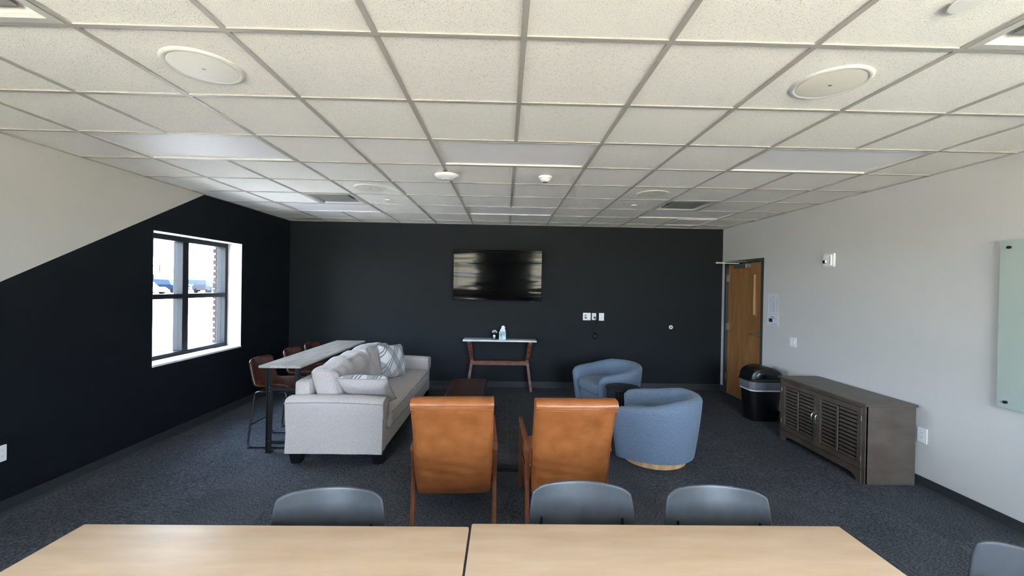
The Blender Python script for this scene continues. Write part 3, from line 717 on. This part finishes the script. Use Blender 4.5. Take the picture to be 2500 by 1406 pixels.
# throw pillows
def pillow(name_label, w, h, t, mx, seed):
    def make(side):
        g2 = G(); N = 20; V = {}
        for i in range(N+1):
            for j in range(N+1):
                u, v = -1+2*i/N, -1+2*j/N
                x = w/2*u*(1-.07*(1-v*v)); y = h/2*v*(1-.07*(1-u*u))
                z = t/2*max(0, (1-u**4)*(1-v**4))**.45
                wv = .010*noise.noise(Vector((u*2.2+seed, v*2.2, side*3)))*(1 if z > 0 else 0)
                if max(abs(u), abs(v)) > .6: wv += .004*math.sin(math.atan2(v, u)*22)*(max(abs(u), abs(v))-.6)*(1 if z > 0 else 0)
                V[i, j] = g2.b.verts.new((x, y, side*(z+wv)))
        for i in range(N):
            for j in range(N): g2.b.faces.new((V[i, j], V[i+1, j], V[i+1, j+1], V[i, j+1]))
        return g2
    root = make(1).out('throw_pillow', 'pattern', None, True, ang=180)
    root.matrix_world = mx
    tag(root, name_label, 'pillow')
    make(-1).out('pillow_back', 'sofa_fabric', root, True, ang=180)
    g2 = G(); e_ = []
    N = 24
    for a in range(4*N):
        s_, k = divmod(a, N); q = -1+2*k/N
        u, v = ((q, -1), (1, q), (-q, 1), (-1, -q))[s_]
        e_.append((w/2*u*(1-.07*(1-v*v)), h/2*v*(1-.07*(1-u*u)), 0))
    g2.tube(e_, .004, 6, True); g2.out('pillow_seam', 'piping', root, True)
# near pillow leans back on the near arm: patterned face up and away (+y), top towards the camera
R1 = Matrix.Translation((-1.37, 4.175, .648)) @ Matrix.Rotation(math.radians(-40), 4, 'X') @ Matrix.Rotation(0, 4, 'Y')
pillow('pale pillow leaning on the near sofa arm, patterned strip on top', .50, .44, .17, R1, 1)
# far pillow stands diagonally, patterned face towards the room
dirn = Vector((.90, -.42, .26)).normalized()
zx = dirn; yx = Vector((0, 0, 1)); yx = (yx-zx*yx.dot(zx)).normalized(); xx = yx.cross(zx)
R2 = Matrix((xx, yx, zx)).transposed().to_4x4(); R2.translation = (-1.50, 5.52, .68)
R2 = R2 @ Matrix.Rotation(math.radians(-5), 4, 'Z')
pillow('grey and white patterned pillow standing against the far back cushion', .45, .45, .19, R2, 5)

# ------------------------------------------------------------------ counter table and stools
t_ = thing('counter_table', 'long narrow grey wood counter table on black metal frame behind the sofa', 'table', (-2.21, 5.03, 0))
G().box(-.205, .205, -.945, .945, .862, .885, .003, 1).out('tabletop', ['grey_laminate'], t_)
for sy in (-1, 1):
    for sx in (-1, 1):
        g2 = G(); x = sx*.135; y = sy*.865
        g2.box(min(x, x+sx*.008)-.022, max(x, x+sx*.008)+.022-.03*0, y-.004, y+.004, .0, .862); g2.box(x+sx*.018, x+sx*.026, y-.02, y+.02, 0, .862); g2.out('leg', 'black_metal', t_)
        G().box(x-.03, x+.03, y-.03, y+.03, 0, .012, .003).out('foot', 'black_plastic', t_)
        for z in (.09, .115, .62, .65): G().lathe([(0, -.001), (.006, -.001), (.006, .004), (0, .004)], n=10, mx=Matrix.Translation((x, y-.004, z)) @ Matrix.Rotation(PI/2, 4, 'X')).out('bolt', 'satin', t_)
    for z in (.10, .635): G().box(-.145, .145, sy*.865-.012, sy*.865+.012, z-.014, z+.014).out('crossbar', 'black_metal', t_)
for z in (.845,):
    for sx in (-1, 1): G().box(sx*.165-.012, sx*.165+.012, -.86, .86, .832, .862).out('apron_rail', 'black_metal', t_)

def stool(label):
    t_ = thing('counter_stool', label, 'stool', (0, 0, 0), 0, 'brown leather counter stools')
    def fn(u, v):
        # v: 0 front edge of seat .. 1 top of back;  local: faces +x
        prof2 = [(.235, .560), (.225, .585), (.15, .600), (.03, .592), (-.08, .592), (-.155, .615), (-.195, .665), (-.215, .74), (-.235, .82), (-.245, .885), (-.246, .90)]
        k = v*(len(prof2)-1); i = min(int(k), len(prof2)-2); f = k-i
        # smooth
        def P_(q): q = max(0, min(len(prof2)-1, q)); return Vector(prof2[q])
        p0, p1, p2, p3 = P_(i-1), P_(i), P_(i+1), P_(i+2)
        p = .5*((2*p1)+(-p0+p2)*f+(2*p0-5*p1+4*p2-p3)*f*f+(-p0+3*p1-3*p2+p3)*f**3)
        w = .205+.015*math.sin(v*PI)
        if v > .8: w *= 1-.25*((v-.8)/.2)**3
        if v < .2: w *= 1-.25*((.2-v)/.2)**3
        y = u*w; e = u*u
        seatness = max(0, 1-v/.55); backness = max(0, (v-.5)/.5)
        z = p.y+e*(.045*math.sin(min(1, v/.6)*PI)); x = p.x+e*.055*min(1, max(0, (v-.35)/.25))
        return (x, y, z)
    q = G().sheet(fn, 16, 30).out('seat_shell', 'brown_leather', t_, True, ang=180)
    md = q.modifiers.new('thick', 'SOLIDIFY'); md.thickness = .028; md.offset = -1
    md = q.modifiers.new('soft', 'SUBSURF'); md.levels = 1; md.render_levels = 1
    for s_ in (-1, 1):
        y = s_*.165; yb = s_*.215
        pts = fillet([(.12, y, .565), (-.15, y, .565), (-.19, yb, .012), (.245, yb, .012), (.17, y, .565), (.10, y, .565)], .05)
        G().tube(pts, .0095, 8).out('side_frame', 'black_metal', t_, True)
        for x in (-.17, .225): G().box(x-.02, x+.02, yb-.012, yb+.012, 0, .006).out('glide', 'black_plastic', t_)
    for x, z in ((-.178, .23), (.215, .23)):
        G().tube([(x, -.196, z), (x, .196, z)], .0085, 8).out('footrest', 'black_metal', t_, True)
    G().tube([(-.12, -.165, .565), (-.12, .165, .565)], .009, 8).out('seat_bar', 'black_metal', t_, True)
    return t_
st = stool('brown leather counter stool nearest the camera, at the near end of the counter table'); st.location = (-2.43, 4.475, 0)
dup(st, (-2.43, 5.12, 0), .03, 'brown leather counter stool, middle of the three along the counter table')
dup(st, (-2.43, 5.64, 0), -.02, 'brown leather counter stool farthest from the camera, by the back wall')

# ------------------------------------------------------------------ bench / ottoman
t_ = thing('leather_bench', 'long dark brown leather bench between the sofa and the wall console', 'bench', (-.45, 5.0, 0))
G().soft(-.232, .232, -.60, .60, .36, .45, .035, 14, .006, .003, 6).out('cushion', 'bench_leather', t_, True, ang=180)
G().box(-.215, .215, -.58, .58, .31, .365, .006).out('frame', 'acacia', t_)
for sx in (-1, 1):
    for sy in (-1, 1): G().tube([(sx*.17, sy*.50, .315), (sx*.195, sy*.54, 0)], [.024, .014], 12).out('leg', 'acacia', t_, True)
# floor box between the armchairs
t_ = thing('floor_box', 'low black floor box on the carpet between the two leather armchairs', 'floor box', (.06, 3.845, 0))
G().box(-.17, .17, -.065, .065, 0, .012, .004).out('cover', 'black_plastic', t_); G().box(-.14, .14, -.04, .04, .012, .018, .003).out('lid', 'black_metal', t_)

# ------------------------------------------------------------------ console table
t_ = thing('console_table', 'console table with white marble top and dark wood X legs against the back wall', 'table', (-.066, 6.74, 0))
G().box(-.595, .595, -.165, .16, .812, .838, .006, 2).out('marble_top', 'marble', t_, True)
for s_ in (-1, 1):
    xo, xi = s_*.50, s_*.45
    g2 = G(); g2.bar((xo, -.12, .80), (xi, -.012, .47), .05, .034, (0, 1, 0), .004); g2.out('leg', 'acacia', t_)
    g2 = G(); g2.bar((xo, .12, .80), (xi, .012, .47), .05, .034, (0, 1, 0), .004); g2.out('leg', 'acacia', t_)
    g2 = G(); g2.bar((xi, -.02, .50), (s_*.515, -.145, .006), .045, .034, (0, 1, 0), .004); g2.out('leg', 'acacia', t_)
    g2 = G(); g2.bar((xi, .02, .50), (s_*.515, .135, .006), .045, .034, (0, 1, 0), .004); g2.out('leg', 'acacia', t_)
    G().box(xo-.022, xo+.022, -.14, .14, .785, .812, .003).out('top_rail', 'acacia', t_)
G().box(-.465, .465, -.055, .055, .415, .485, .005).out('stretcher', 'acacia', t_)
# mug of sticks
mgx, mgy = -.155, 6.70
t_ = thing('mug', 'black mug with a white round emblem holding white tipped sticks on the marble top', 'mug', (mgx, mgy, .838))
G().lathe([(0, 0), (.036, 0), (.040, .004), (.040, .092), (.0365, .092), (.0365, .008), (0, .008)], n=32).out('cup', 'black_gloss', t_, True)
G().tube([(.038, 0, .078)]+[(.040+.030*math.sin(a), 0, .046+.032*math.cos(a)) for a in [PI*i/8 for i in range(9)]]+[(.038, 0, .014)], .005, 8).out('handle', 'black_gloss', t_, True)
def on_cup(g2, a0, a1, z0, z1, r=.0405):
    n_ = 4; 
    V1 = [g2.b.verts.new((r*math.sin(a0+(a1-a0)*i/n_), -r*math.cos(a0+(a1-a0)*i/n_), z0)) for i in range(n_+1)]
    V2 = [g2.b.verts.new((r*math.sin(a0+(a1-a0)*i/n_), -r*math.cos(a0+(a1-a0)*i/n_), z1)) for i in range(n_+1)]
    for i in range(n_): g2.b.faces.new((V1[i], V1[i+1], V2[i+1], V2[i]))
g2 = G()
for k in range(12):
    z = .036+.0035*k; hh = math.sqrt(max(0, 1-((z+.00175-.057)/.021)**2))*.5
    on_cup(g2, -.1-hh, -.1+hh, z, z+.0035)
g2.out('emblem', 'white_dot', t_)
g2 = G()
for a, z in ((-.3, .062), (.12, .063), (-.1, .056), (-.28, .047), (.1, .046)): on_cup(g2, a-.06, a+.06, z-.003, z+.003, .0410)
g2.out('emblem_mark', 'black_ink', t_)
g2 = G()
for a in (-.52, -.36, -.12, .12): on_cup(g2, a-.03, a+.03, .014, .030)
on_cup(g2, -.52, -.36, .020, .024); on_cup(g2, -.12, .02, .014, .018); on_cup(g2, -.12, 0, .021, .024); on_cup(g2, -.12, .02, .027, .030); on_cup(g2, .2, .4, .018, .026)
g2.out('lettering', 'white_dot', t_)
for k in range(22):
    a = k*2.4; rr = .012+.030*math.sqrt(k/22); x, y = rr*math.cos(a), rr*.9*math.sin(a); zz = .150-.042*(rr/.042)**2+.005*random.random()
    s_ = thing_ = G().tube([(x*.45, y*.45, .05), (x, y, zz)], .0022, 5).out('stick', 'black_plastic', t_)
    G().lathe([(0, -.006), (.006, -.003), (.0062, .001), (.004, .005), (0, .007)], (x, y, zz), 8).out('tip', 'white_dot', s_, True)
# tissue box
t_ = thing('tissue_box', 'pale blue green tissue box with a raised white tissue on the marble top', 'tissue box', (-.025, 6.70, .838))
G().box(-.055, .055, -.055, .055, 0, .125, .002, 1).out('carton', 'tissue_box', t_)
def tf(u, v):
    w = .040*(1-.15*v)+.006*math.sin(v*6); return (u*w+.012*v, .014*math.sin(u*5+v*3)*(1-v*.4)+.004*math.sin(v*11), .120+v*(.105-.030*max(0, u)**2-.018*max(0, -u)**3))
q = G().sheet(tf, 14, 12).out('tissue', 'tissue', t_, True, ang=180); md = q.modifiers.new('thick', 'SOLIDIFY'); md.thickness = .002

# ------------------------------------------------------------------ television (wall mounted, tilted slightly down)
t_ = thing('television', 'large black flat television hanging on the dark back wall', 'television', (-.123, 6.80, 1.882))
t_.rotation_euler = (math.radians(2.3), 0, 0)
G().box(-.735, .735, .0, .045, -.422, .422, .006).out('housing', 'black_plastic', t_)
g2 = G()
for s_ in (-1, 1): g2.box(s_*.731-.004, s_*.731+.004, -.004, .0, -.42, .42)
g2.box(-.727, .727, -.004, 0, .414, .422); g2.box(-.727, .727, -.004, 0, -.422, -.410); g2.out('bezel', 'bezel', t_)
G().box(-.727, .727, -.001, .0015, -.410, .414).out('screen', 'tv_screen', t_)
G().box(.56, .62, .002, .02, -.432, -.422).out('sensor', 'black_plastic', t_)
G().box(-.25, .25, .045, .105, -.15, .15).out('wall_bracket', 'black_metal', t_)

# ------------------------------------------------------------------ back wall plates
t_ = thing('wall_control', 'white double wall plate with a small blue screen on the dark wall', 'switch', (1.396, YB, 1.216))
G().box(-.066, .066, -.008, -.0005, -.063, .063, .004).out('plate', 'white_plastic', t_)
G().box(-.036, -.004, -.011, -.008, -.034, .034, .001).out('screen', 'screen_lcd', t_)
G().box(-.026, -.010, -.0118, -.011, -.010, .026).out('screen_symbol', 'white_dot', t_)
G().box(.012, .044, -.0105, -.008, -.034, .034, .001).out('blank_insert', 'white_plastic', t_)
def outlet(loc, rz, label, w=.072, h=.118, plug=False):
    t_ = thing('wall_outlet', label, 'outlet', loc, rz)
    G().box(-w/2, w/2, -.007, -.0005, -h/2, h/2, .003).out('plate', 'white_plastic', t_)
    for z in (-.021, .021):
        r_ = G().box(-.016, .016, -.009, -.007, z-.013, z+.013, .001, 1).out('socket', 'white_plastic', t_)
        g2 = G(); g2.box(-.008, -.0055, -.0094, -.009, z-.004, z+.006); g2.box(.0055, .008, -.0094, -.009, z-.004, z+.006); g2.out('slots', 'grey_plastic', r_)
    return t_
outlet((1.518, YB, 1.217), 0, 'white outlet plate on the dark wall with the black cable plugged in')
outlet((1.645, YB, 1.214), 0, 'white outlet plate on the dark wall, rightmost of the row of plates', .088, .130)
outlet((XL, 3.0, .447), PI/2, 'white outlet plate low on the left dark wall at the view edge', .075, .118)
outlet((XR, 3.545, .462), -PI/2, 'white outlet plate low on the right wall beside the cabinet', .085, .132)
t_ = thing('hanging_cable', 'coiled black cable hanging from the outlet on the dark wall', 'cable', (1.524, YB, 1.217))
G().box(-.014, .014, -.036, -.0098, -.030, .004, .004).out('plug', 'black_plastic', t_)
pts = [(0, -.034, -.022), (.018, -.045, -.06), (.034, -.035, -.13), (.032, -.025, -.19), (.014, -.02, -.245), (.0, -.018, -.27)]
G().tube(fillet(pts, .05), .0042, 8).out('lead', 'black_plastic', t_, True)
g2 = G()
for k in range(7):
    ph = k*.9; ox = .006*math.sin(ph*2); g2.tube([(.005+ox+(.030+.004*math.sin(ph))*math.cos(a), -.012-.0035*k, -.325+(.052+.004*math.cos(ph))*math.sin(a)) for a in [2*PI*i/20 for i in range(20)]], .0045, 6, True)
g2.out('coil', 'black_plastic', t_, True)
G().box(-.008, .028, -.042, -.002, -.34, -.31, .003).out('tie', 'black_plastic', t_)
t_ = thing('wall_stop', 'small white ring shaped door stop on the dark back wall', 'door stop', (2.832, YB, 1.057))
mx = Matrix.Rotation(PI/2, 4, 'X')
G().lathe([(.015, 0), (.033, 0), (.034, .010), (.028, .018), (.018, .018), (.015, .006)], n=28, mx=mx).out('ring', 'white_plastic', t_, True)
G().lathe([(.0155, .001), (.0155, .005), (0, .007)], n=20, mx=mx).out('rubber_centre', 'grey_plastic', t_, True)

# ------------------------------------------------------------------ right wall things
def wallbox(g2, y0, y1, z0, z1, d0, d1, bev=.0): return g2.box(XR-d1, XR-d0, y0, y1, z0, z1, bev)
t_ = thing('fire_strobe', 'white fire alarm strobe with clear lens high on the right wall', 'alarm', (0, 0, 0))
wallbox(G(), 4.535, 4.685, 1.99, 2.145, .0005, .022, .006).out('backplate', 'white_plastic', t_)
wallbox(G(), 4.55, 4.672, 2.003, 2.132, .022, .045, .012).out('housing', 'white_plastic', t_)
wallbox(G(), 4.60, 4.655, 2.03, 2.075, .045, .066, .012).out('lens', 'chrome', t_)
g2 = G()
for k in range(4): wallbox(g2, 4.562, 4.572, 2.03+.022*k, 2.040+.022*k, .0445, .0465)
g2.out('lettering', 'ink', t_)
wallbox(G(), 4.595, 4.655, 2.085, 2.125, .045, .049, .004).out('sounder_grille', 'white_plastic', t_)
t_ = thing('light_switch', 'white light switch plate on the right wall near the door', 'switch', (0, 0, 0))
wallbox(G(), 5.13, 5.245, .998, 1.118, .0005, .008, .003).out('plate', 'white_plastic', t_)
for y in (5.165, 5.21): wallbox(G(), y-.015, y+.015, 1.027, 1.09, .008, .013, .002).out('rocker', 'white_plastic', t_)
# evacuation map and notice
t_ = thing('evacuation_map', 'paper floor plan poster taped beside the door', 'poster', (0, 0, 0))
wallbox(G(), 5.47, 5.715, 1.385, 1.67, .0005, .0022).out('sheet', 'paper', t_)
g2 = G()
def ln(ya, za, yb, zb, w=.0022):
    g2.bar((XR-.0026, ya, za), (XR-.0026, yb, zb), .0006, w, (1, 0, 0))
for a in ((5.705, 1.66, 5.48, 1.66), (5.48, 1.66, 5.48, 1.395), (5.48, 1.395, 5.705, 1.395), (5.705, 1.395, 5.705, 1.66)): ln(*a, w=.0016)
plan = [(5.66, 1.63, 5.60, 1.635), (5.60, 1.635, 5.59, 1.60), (5.59, 1.60, 5.66, 1.60), (5.66, 1.63, 5.65, 1.42), (5.58, 1.635, 5.52, 1.63), (5.52, 1.63, 5.51, 1.60), (5.58, 1.635, 5.58, 1.57), (5.51, 1.60, 5.51, 1.42), (5.58, 1.57, 5.53, 1.57), (5.53, 1.57, 5.53, 1.54),
        (5.65, 1.57, 5.60, 1.57), (5.60, 1.57, 5.60, 1.42), (5.65, 1.54, 5.60, 1.54), (5.65, 1.51, 5.60, 1.51), (5.65, 1.48, 5.60, 1.48), (5.65, 1.45, 5.60, 1.45), (5.57, 1.55, 5.57, 1.42), (5.57, 1.42, 5.51, 1.42), (5.57, 1.50, 5.51, 1.50), (5.65, 1.42, 5.60, 1.42), (5.54, 1.52, 5.51, 1.52), (5.63, 1.60, 5.63, 1.57), (5.56, 1.60, 5.53, 1.60)]
for p in plan: ln(*p, w=.0035)
g2.out('plan_lines', 'ink', t_)
t_ = thing('paper_notice', 'small paper notice with a black picture, below the floor plan poster', 'notice', (0, 0, 0))
wallbox(G(), 5.47, 5.712, 1.228, 1.378, .0005, .0022).out('sheet', 'paper', t_)
g2 = G(); wallbox(g2, 5.60, 5.675, 1.275, 1.325, .0022, .003); g2.out('picture', 'black_ink', t_)
g2 = G(); wallbox(g2, 5.575, 5.64, 1.343, 1.351, .0022, .003)
for k in range(3): wallbox(g2, 5.50, 5.58, 1.262+k*.0, 1.264, .0022, .003)
wallbox(g2, 5.51, 5.59, 1.328, 1.332, .0022, .003); wallbox(g2, 5.50, 5.67, 1.244, 1.247, .0022, .003); g2.out('lettering', 'ink', t_)
# glass board
t_ = thing('glass_board', 'frosted glass writing board on standoffs at the right edge of the view', 'board', (0, 0, 0))
wallbox(G(), 1.20, 2.985, .885, 2.112, .028, .034, .0015).out('glass_sheet', 'board_glass', t_)
for y in (1.28, 2.925):
    for z in (.93, 2.058):
        G().tube([(XR-.0005, y, z), (XR-.048, y, z)], .011, 16).out('standoff', 'black_metal', t_, True)

# ------------------------------------------------------------------ louvred cabinet (front faces -x)
t_ = thing('louvred_cabinet', 'dark brown wooden cabinet with two louvred doors against the right wall', 'cabinet', (3.45, 4.15, 0))
def C(x0, x1, y0, y1, z0, z1, bev=.002): return G().box(x0-3.45, x1-3.45, y0-4.15, y1-4.15, z0, z1, bev, 1)
cy0, cy1, cx0, cx1 = 3.585, 4.715, 3.225, 3.68
C(cx0-.022, cx1, cy0-.025, cy1+.025, .700, .722, .004).out('top', 'cabinet', t_)
C(cx0+.004, cx1, cy0, cy0+.02, 0, .700).out('side_panel', 'cabinet', t_); C(cx0+.004, cx1, cy1-.02, cy1, 0, .700).out('side_panel', 'cabinet', t_)
C(cx1-.012, cx1, cy0+.02, cy1-.02, .08, .70).out('back_panel', 'cabinet', t_); C(cx0+.03, cx1-.012, cy0+.02, cy1-.02, .10, .12).out('bottom_shelf', 'cabinet', t_)
# face frame
g2 = G()
def FB(y0, y1, z0, z1): g2.box(cx0-.0-3.45, cx0+.022-3.45, y0-4.15, y1-4.15, z0, z1, .0015, 1)
FB(cy0, cy0+.035, .0, .70); FB(cy1-.035, cy1, .0, .70); FB(cy0+.035, cy1-.035, .675, .70); g2.out('face_frame', 'cabinet', t_)
poly = [(cy0+.035, .115), (cy0+.035, .0), (cy0+.075, .0), (cy0+.09, .03), (cy0+.12, .052), (cy0+.16, .06), (cy1-.16, .06), (cy1-.12, .052), (cy1-.09, .03), (cy1-.075, 0), (cy1-.035, 0), (cy1-.035, .115)]
G().prism([(y-4.15, z) for y, z in poly], 'x', cx0-.008-3.45, cx0+.016-3.45).out('skirt', 'cabinet', t_)
slat = None
for di, (y0, y1) in enumerate(((cy0+.037, 4.148), (4.152, cy1-.037))):
    ym = (y0+y1)/2; xf0, xf1 = cx0-.006, cx0+.016
    g2 = G()
    def DB(a, b_, c, d): g2.box(xf0-3.45, xf1-3.45, a-4.15, b_-4.15, c, d, .0015, 1)
    DB(y0, y0+.045, .12, .673); DB(y1-.045, y1, .12, .673); DB(y0+.045, y1-.045, .12, .175); DB(y0+.045, y1-.045, .625, .673)
    d_ = g2.out('door', 'cabinet', t_)
    G().box(xf0-.008-3.45, xf0+.004-3.45, ym-.009-4.15, ym+.009-4.15, .185, .615, .002).out('tilt_rod', 'cabinet', d_)
    G().box(xf1-.001-3.45, xf1+.001-3.45, y0+.045-4.15, y1-.045-4.15, .175, .625).out('gap_shade_sheet', 'black_plastic', d_)  # black sheet puts the shade between the slats into colour
    for a, b_ in ((y0+.045, ym-.010), (ym+.010, y1-.045)):
        for k in range(12):
            z = .192+k*.0375
            mx = Matrix.Translation(((xf0+xf1)/2-3.45-.001, (a+b_)/2-4.15, z)) @ Matrix.Rotation(math.radians(-68), 4, 'Y')
            if slat is None:
                o = G().box(-.0118, .0118, -(b_-a)/2, (b_-a)/2, -.003, .003, .001, 1).out('slat', 'cabinet', d_); slat = (o.data, b_-a)
            else: o = link('slat', slat[0], d_); o.scale = (1, (b_-a)/slat[1], 1)
            o.matrix_local = mx @ Matrix.Diagonal((1, (b_-a)/slat[1], 1, 1))
    hy = y1-.025 if di == 0 else y0+.025
    G().tube(fillet([(xf0-3.45, hy-4.15, .345), (xf0-.030-3.45, hy-4.15, .355), (xf0-.038-3.45, hy-4.15, .40), (xf0-.030-3.45, hy-4.15, .450), (xf0-3.45, hy-4.15, .460)], .02), .005, 8).out('handle', 'chrome', d_, True)
    yh = y0 if di == 0 else y1
    g2 = G()
    for z in (.22, .58): g2.tube([(xf0-.003-3.45, yh-4.15, z-.022), (xf0-.003-3.45, yh-4.15, z+.022)], .004, 8)
    g2.out('hinge', 'satin', d_)

# ------------------------------------------------------------------ trash can
t_ = thing('trash_can', 'black swing lid trash can with clear liner between the door and cabinet', 'trash can', (3.432, 5.42, 0))
def rr(hx, hy, r_, z, n_=5):
    o_ = []
    for cx, cy, a0 in ((hx-r_, hy-r_, 0), (-hx+r_, hy-r_, PI/2), (-hx+r_, -hy+r_, PI), (hx-r_, -hy+r_, 3*PI/2)):
        o_ += [(cx+r_*math.cos(a0+PI/2*i/n_), cy+r_*math.sin(a0+PI/2*i/n_), z) for i in range(n_+1)]
    return o_
def loft(secs, cap0=True, cap1=True):
    g2 = G(); R_ = [[g2.b.verts.new(p) for p in s_] for s_ in secs]; k = len(R_[0])
    for A_, B_ in zip(R_, R_[1:]):
        for i in range(k): g2.b.faces.new((A_[i], A_[(i+1) % k], B_[(i+1) % k], B_[i]))
    if cap0: g2.b.faces.new(R_[0][::-1])
    if cap1: g2.b.faces.new(R_[-1])
    return g2
loft([rr(.17, .125, .06, 0), rr(.175, .13, .06, .02), rr(.205, .155, .07, .50), rr(.208, .158, .07, .515)]).out('bin', 'black_plastic', t_, True)
loft([rr(.209, .159, .07, .40), rr(.212, .162, .07, .41), rr(.2165, .1665, .07, .515), rr(.215, .165, .07, .522)], False, False).out('liner', 'bag', t_, True)
loft([rr(.210, .160, .07, .397), rr(.213, .163, .07, .402), rr(.213, .163, .07, .408), rr(.211, .161, .07, .413)], False, False).out('liner_hem', 'paper', t_, True)
loft([rr(.225, .175, .08, .520), rr(.228, .178, .08, .528), rr(.222, .172, .075, .545), rr(.205, .155, .07, .560)], True, True).out('lid_rim', 'black_plastic', t_, True)
# domed hood: barrel vault across x
g2 = G(); N = 16
sec = [(.200*math.cos(PI*i/N), .555+.150*math.sin(PI*i/N)**.8) for i in range(N+1)]
secs = []
for y_, sc in ((-.150, .93), (-.140, 1), (0, 1.02), (.140, 1), (.150, .93)): secs.append([(x*sc, y_, .552+(z-.552)*sc) for x, z in sec])
loft(secs).out('dome', 'black_plastic', t_, True, ang=50)
# swing flap inset in the near face of the dome
fs = [[(x*.72*s0, y_, .565+(z-.552)*.78*s0) for x, z in sec] for y_, s0 in ((-.154, 1), (-.158, .97))]
loft(fs).out('swing_flap', 'black_gloss', t_, True, ang=50)

# ------------------------------------------------------------------ blue swivel chairs (local: faces +x)
def swivel(label, loc, rz):
    t_ = thing('swivel_chair', label, 'armchair', loc, rz, 'blue barrel swivel chairs')
    # wooden ring
    G().lathe([(0, 0), (.305, 0), (.312, .006), (.312, .060), (.305, .066), (0, .066)], n=64).out('base_ring', 'oak', t_, True)
    G().lathe([(.25, .066), (.25, .085)], n=40).out('swivel_plate', 'black_metal', t_)
    R_, TH = .385, .125
    # plan centreline: U opening to +x
    path = []
    fwd = .36
    for i in range(8): path.append((fwd-i*(fwd/8), R_+.005-.030*((8-i)/8)**1.5, 0))
    for i in range(57):
        a = PI/2+PI*i/56; path.append((R_*math.cos(a), R_*math.sin(a), 0))
    for i in range(1, 9): path.append((i*(fwd/8), -(R_+.005-.030*(i/8)**1.5), 0))
    n_ = len(path); P = [Vector(p) for p in path]; secs = []
    # cross-section (offset outward, height fraction)
    for i, p in enumerate(P):
        a, c = P[max(0, i-1)], P[min(n_-1, i+1)]; tg = (c-a).normalized(); nr = Vector((tg.y, -tg.x, 0))
        if nr.dot(p-Vector((.1, 0, 0))) < 0: nr = -nr
        s_ = abs(i/(n_-1)-.5)*2               # 0 back .. 1 arm front
        H = .675-.030*s_**1.5-.075*max(0, s_-.45)/.55
        endk = min(1, min(i, n_-1-i)/3.0); er = math.sqrt(max(0, 1-(1-endk)**2))
        H -= .05*(1-er); th = TH*(.55+.45*er)
        zb = .082
        sec = []
        for k in range(9):     # outer side up
            z = zb+(H-.05-zb)*k/8; sec.append((th/2, z))
        for k in range(1, 8): a_ = PI*k/8; sec.append((th/2*math.cos(a_), H-.05+.05*math.sin(a_)))
        for k in range(9): z = H-.05-(H-.05-zb)*k/8; sec.append((-th/2, z))
        row = []
        for o_, z in sec:
            f = z/.62; taper = 1-.17*max(0, 1-f)**1.3
            q = p+nr*o_; row.append((q.x*taper, q.y*taper, z))
        secs.append(row)
    loft(secs).out('barrel_shell', 'blue_fabric', t_, True, ang=75)
    # body under the seat
    def plan(k_, z, grow=0):
        o_ = []
        for i in range(24):
            a = PI/2+PI*i/23; o_.append(((R_-.06)*k_*math.cos(a)+0, (R_-.06)*k_*math.sin(a), z))
        for i in range(7): a = -PI/2+PI/2*0; y_ = -(R_-.06)*k_*(1-0); o_.append(((.29+grow+.045*math.sin(PI*i/6))*k_, ((R_-.075)*k_)*(-1+2*i/6), z))
        return o_
    loft([plan(.84, .075), plan(.93, .20), plan(.955, .292)]).out('seat_body', 'blue_fabric', t_, True, ang=60)
    loft([plan(.93, .300, .02), plan(.962, .312, .03), plan(.972, .35, .035), plan(.970, .40, .035), plan(.95, .425, .03), plan(.85, .440, .0), plan(.4, .448, 0)]).out('seat_cushion', 'blue_fabric', t_, True, ang=80)
    return t_
swivel('blue barrel swivel chair nearer the camera, on a light oak ring', (1.535, 4.14, 0), PI-.44)
swivel('blue barrel swivel chair by the dark back wall, seat cushion showing', (1.455, 5.66, 0), PI+.32)

# ------------------------------------------------------------------ black fluted side table
t_ = thing('side_table', 'round black fluted side table between the two blue chairs', 'table', (1.44, 4.915, 0))
G().lathe([(0, .498), (.196, .498), (.202, .504), (.202, .518), (.196, .524), (0, .524)], n=48).out('tabletop', 'black_metal', t_, True)
g2 = G(); N = 120; secs = []
for z in (0, .498): secs.append([((.182+.006*(1 if (k % 4) < 2 else -1))*math.cos(2*PI*k/N), (.182+.006*(1 if (k % 4) < 2 else -1))*math.sin(2*PI*k/N), z) for k in range(N)])
loft(secs).out('fluted_drum', 'black_metal', t_)
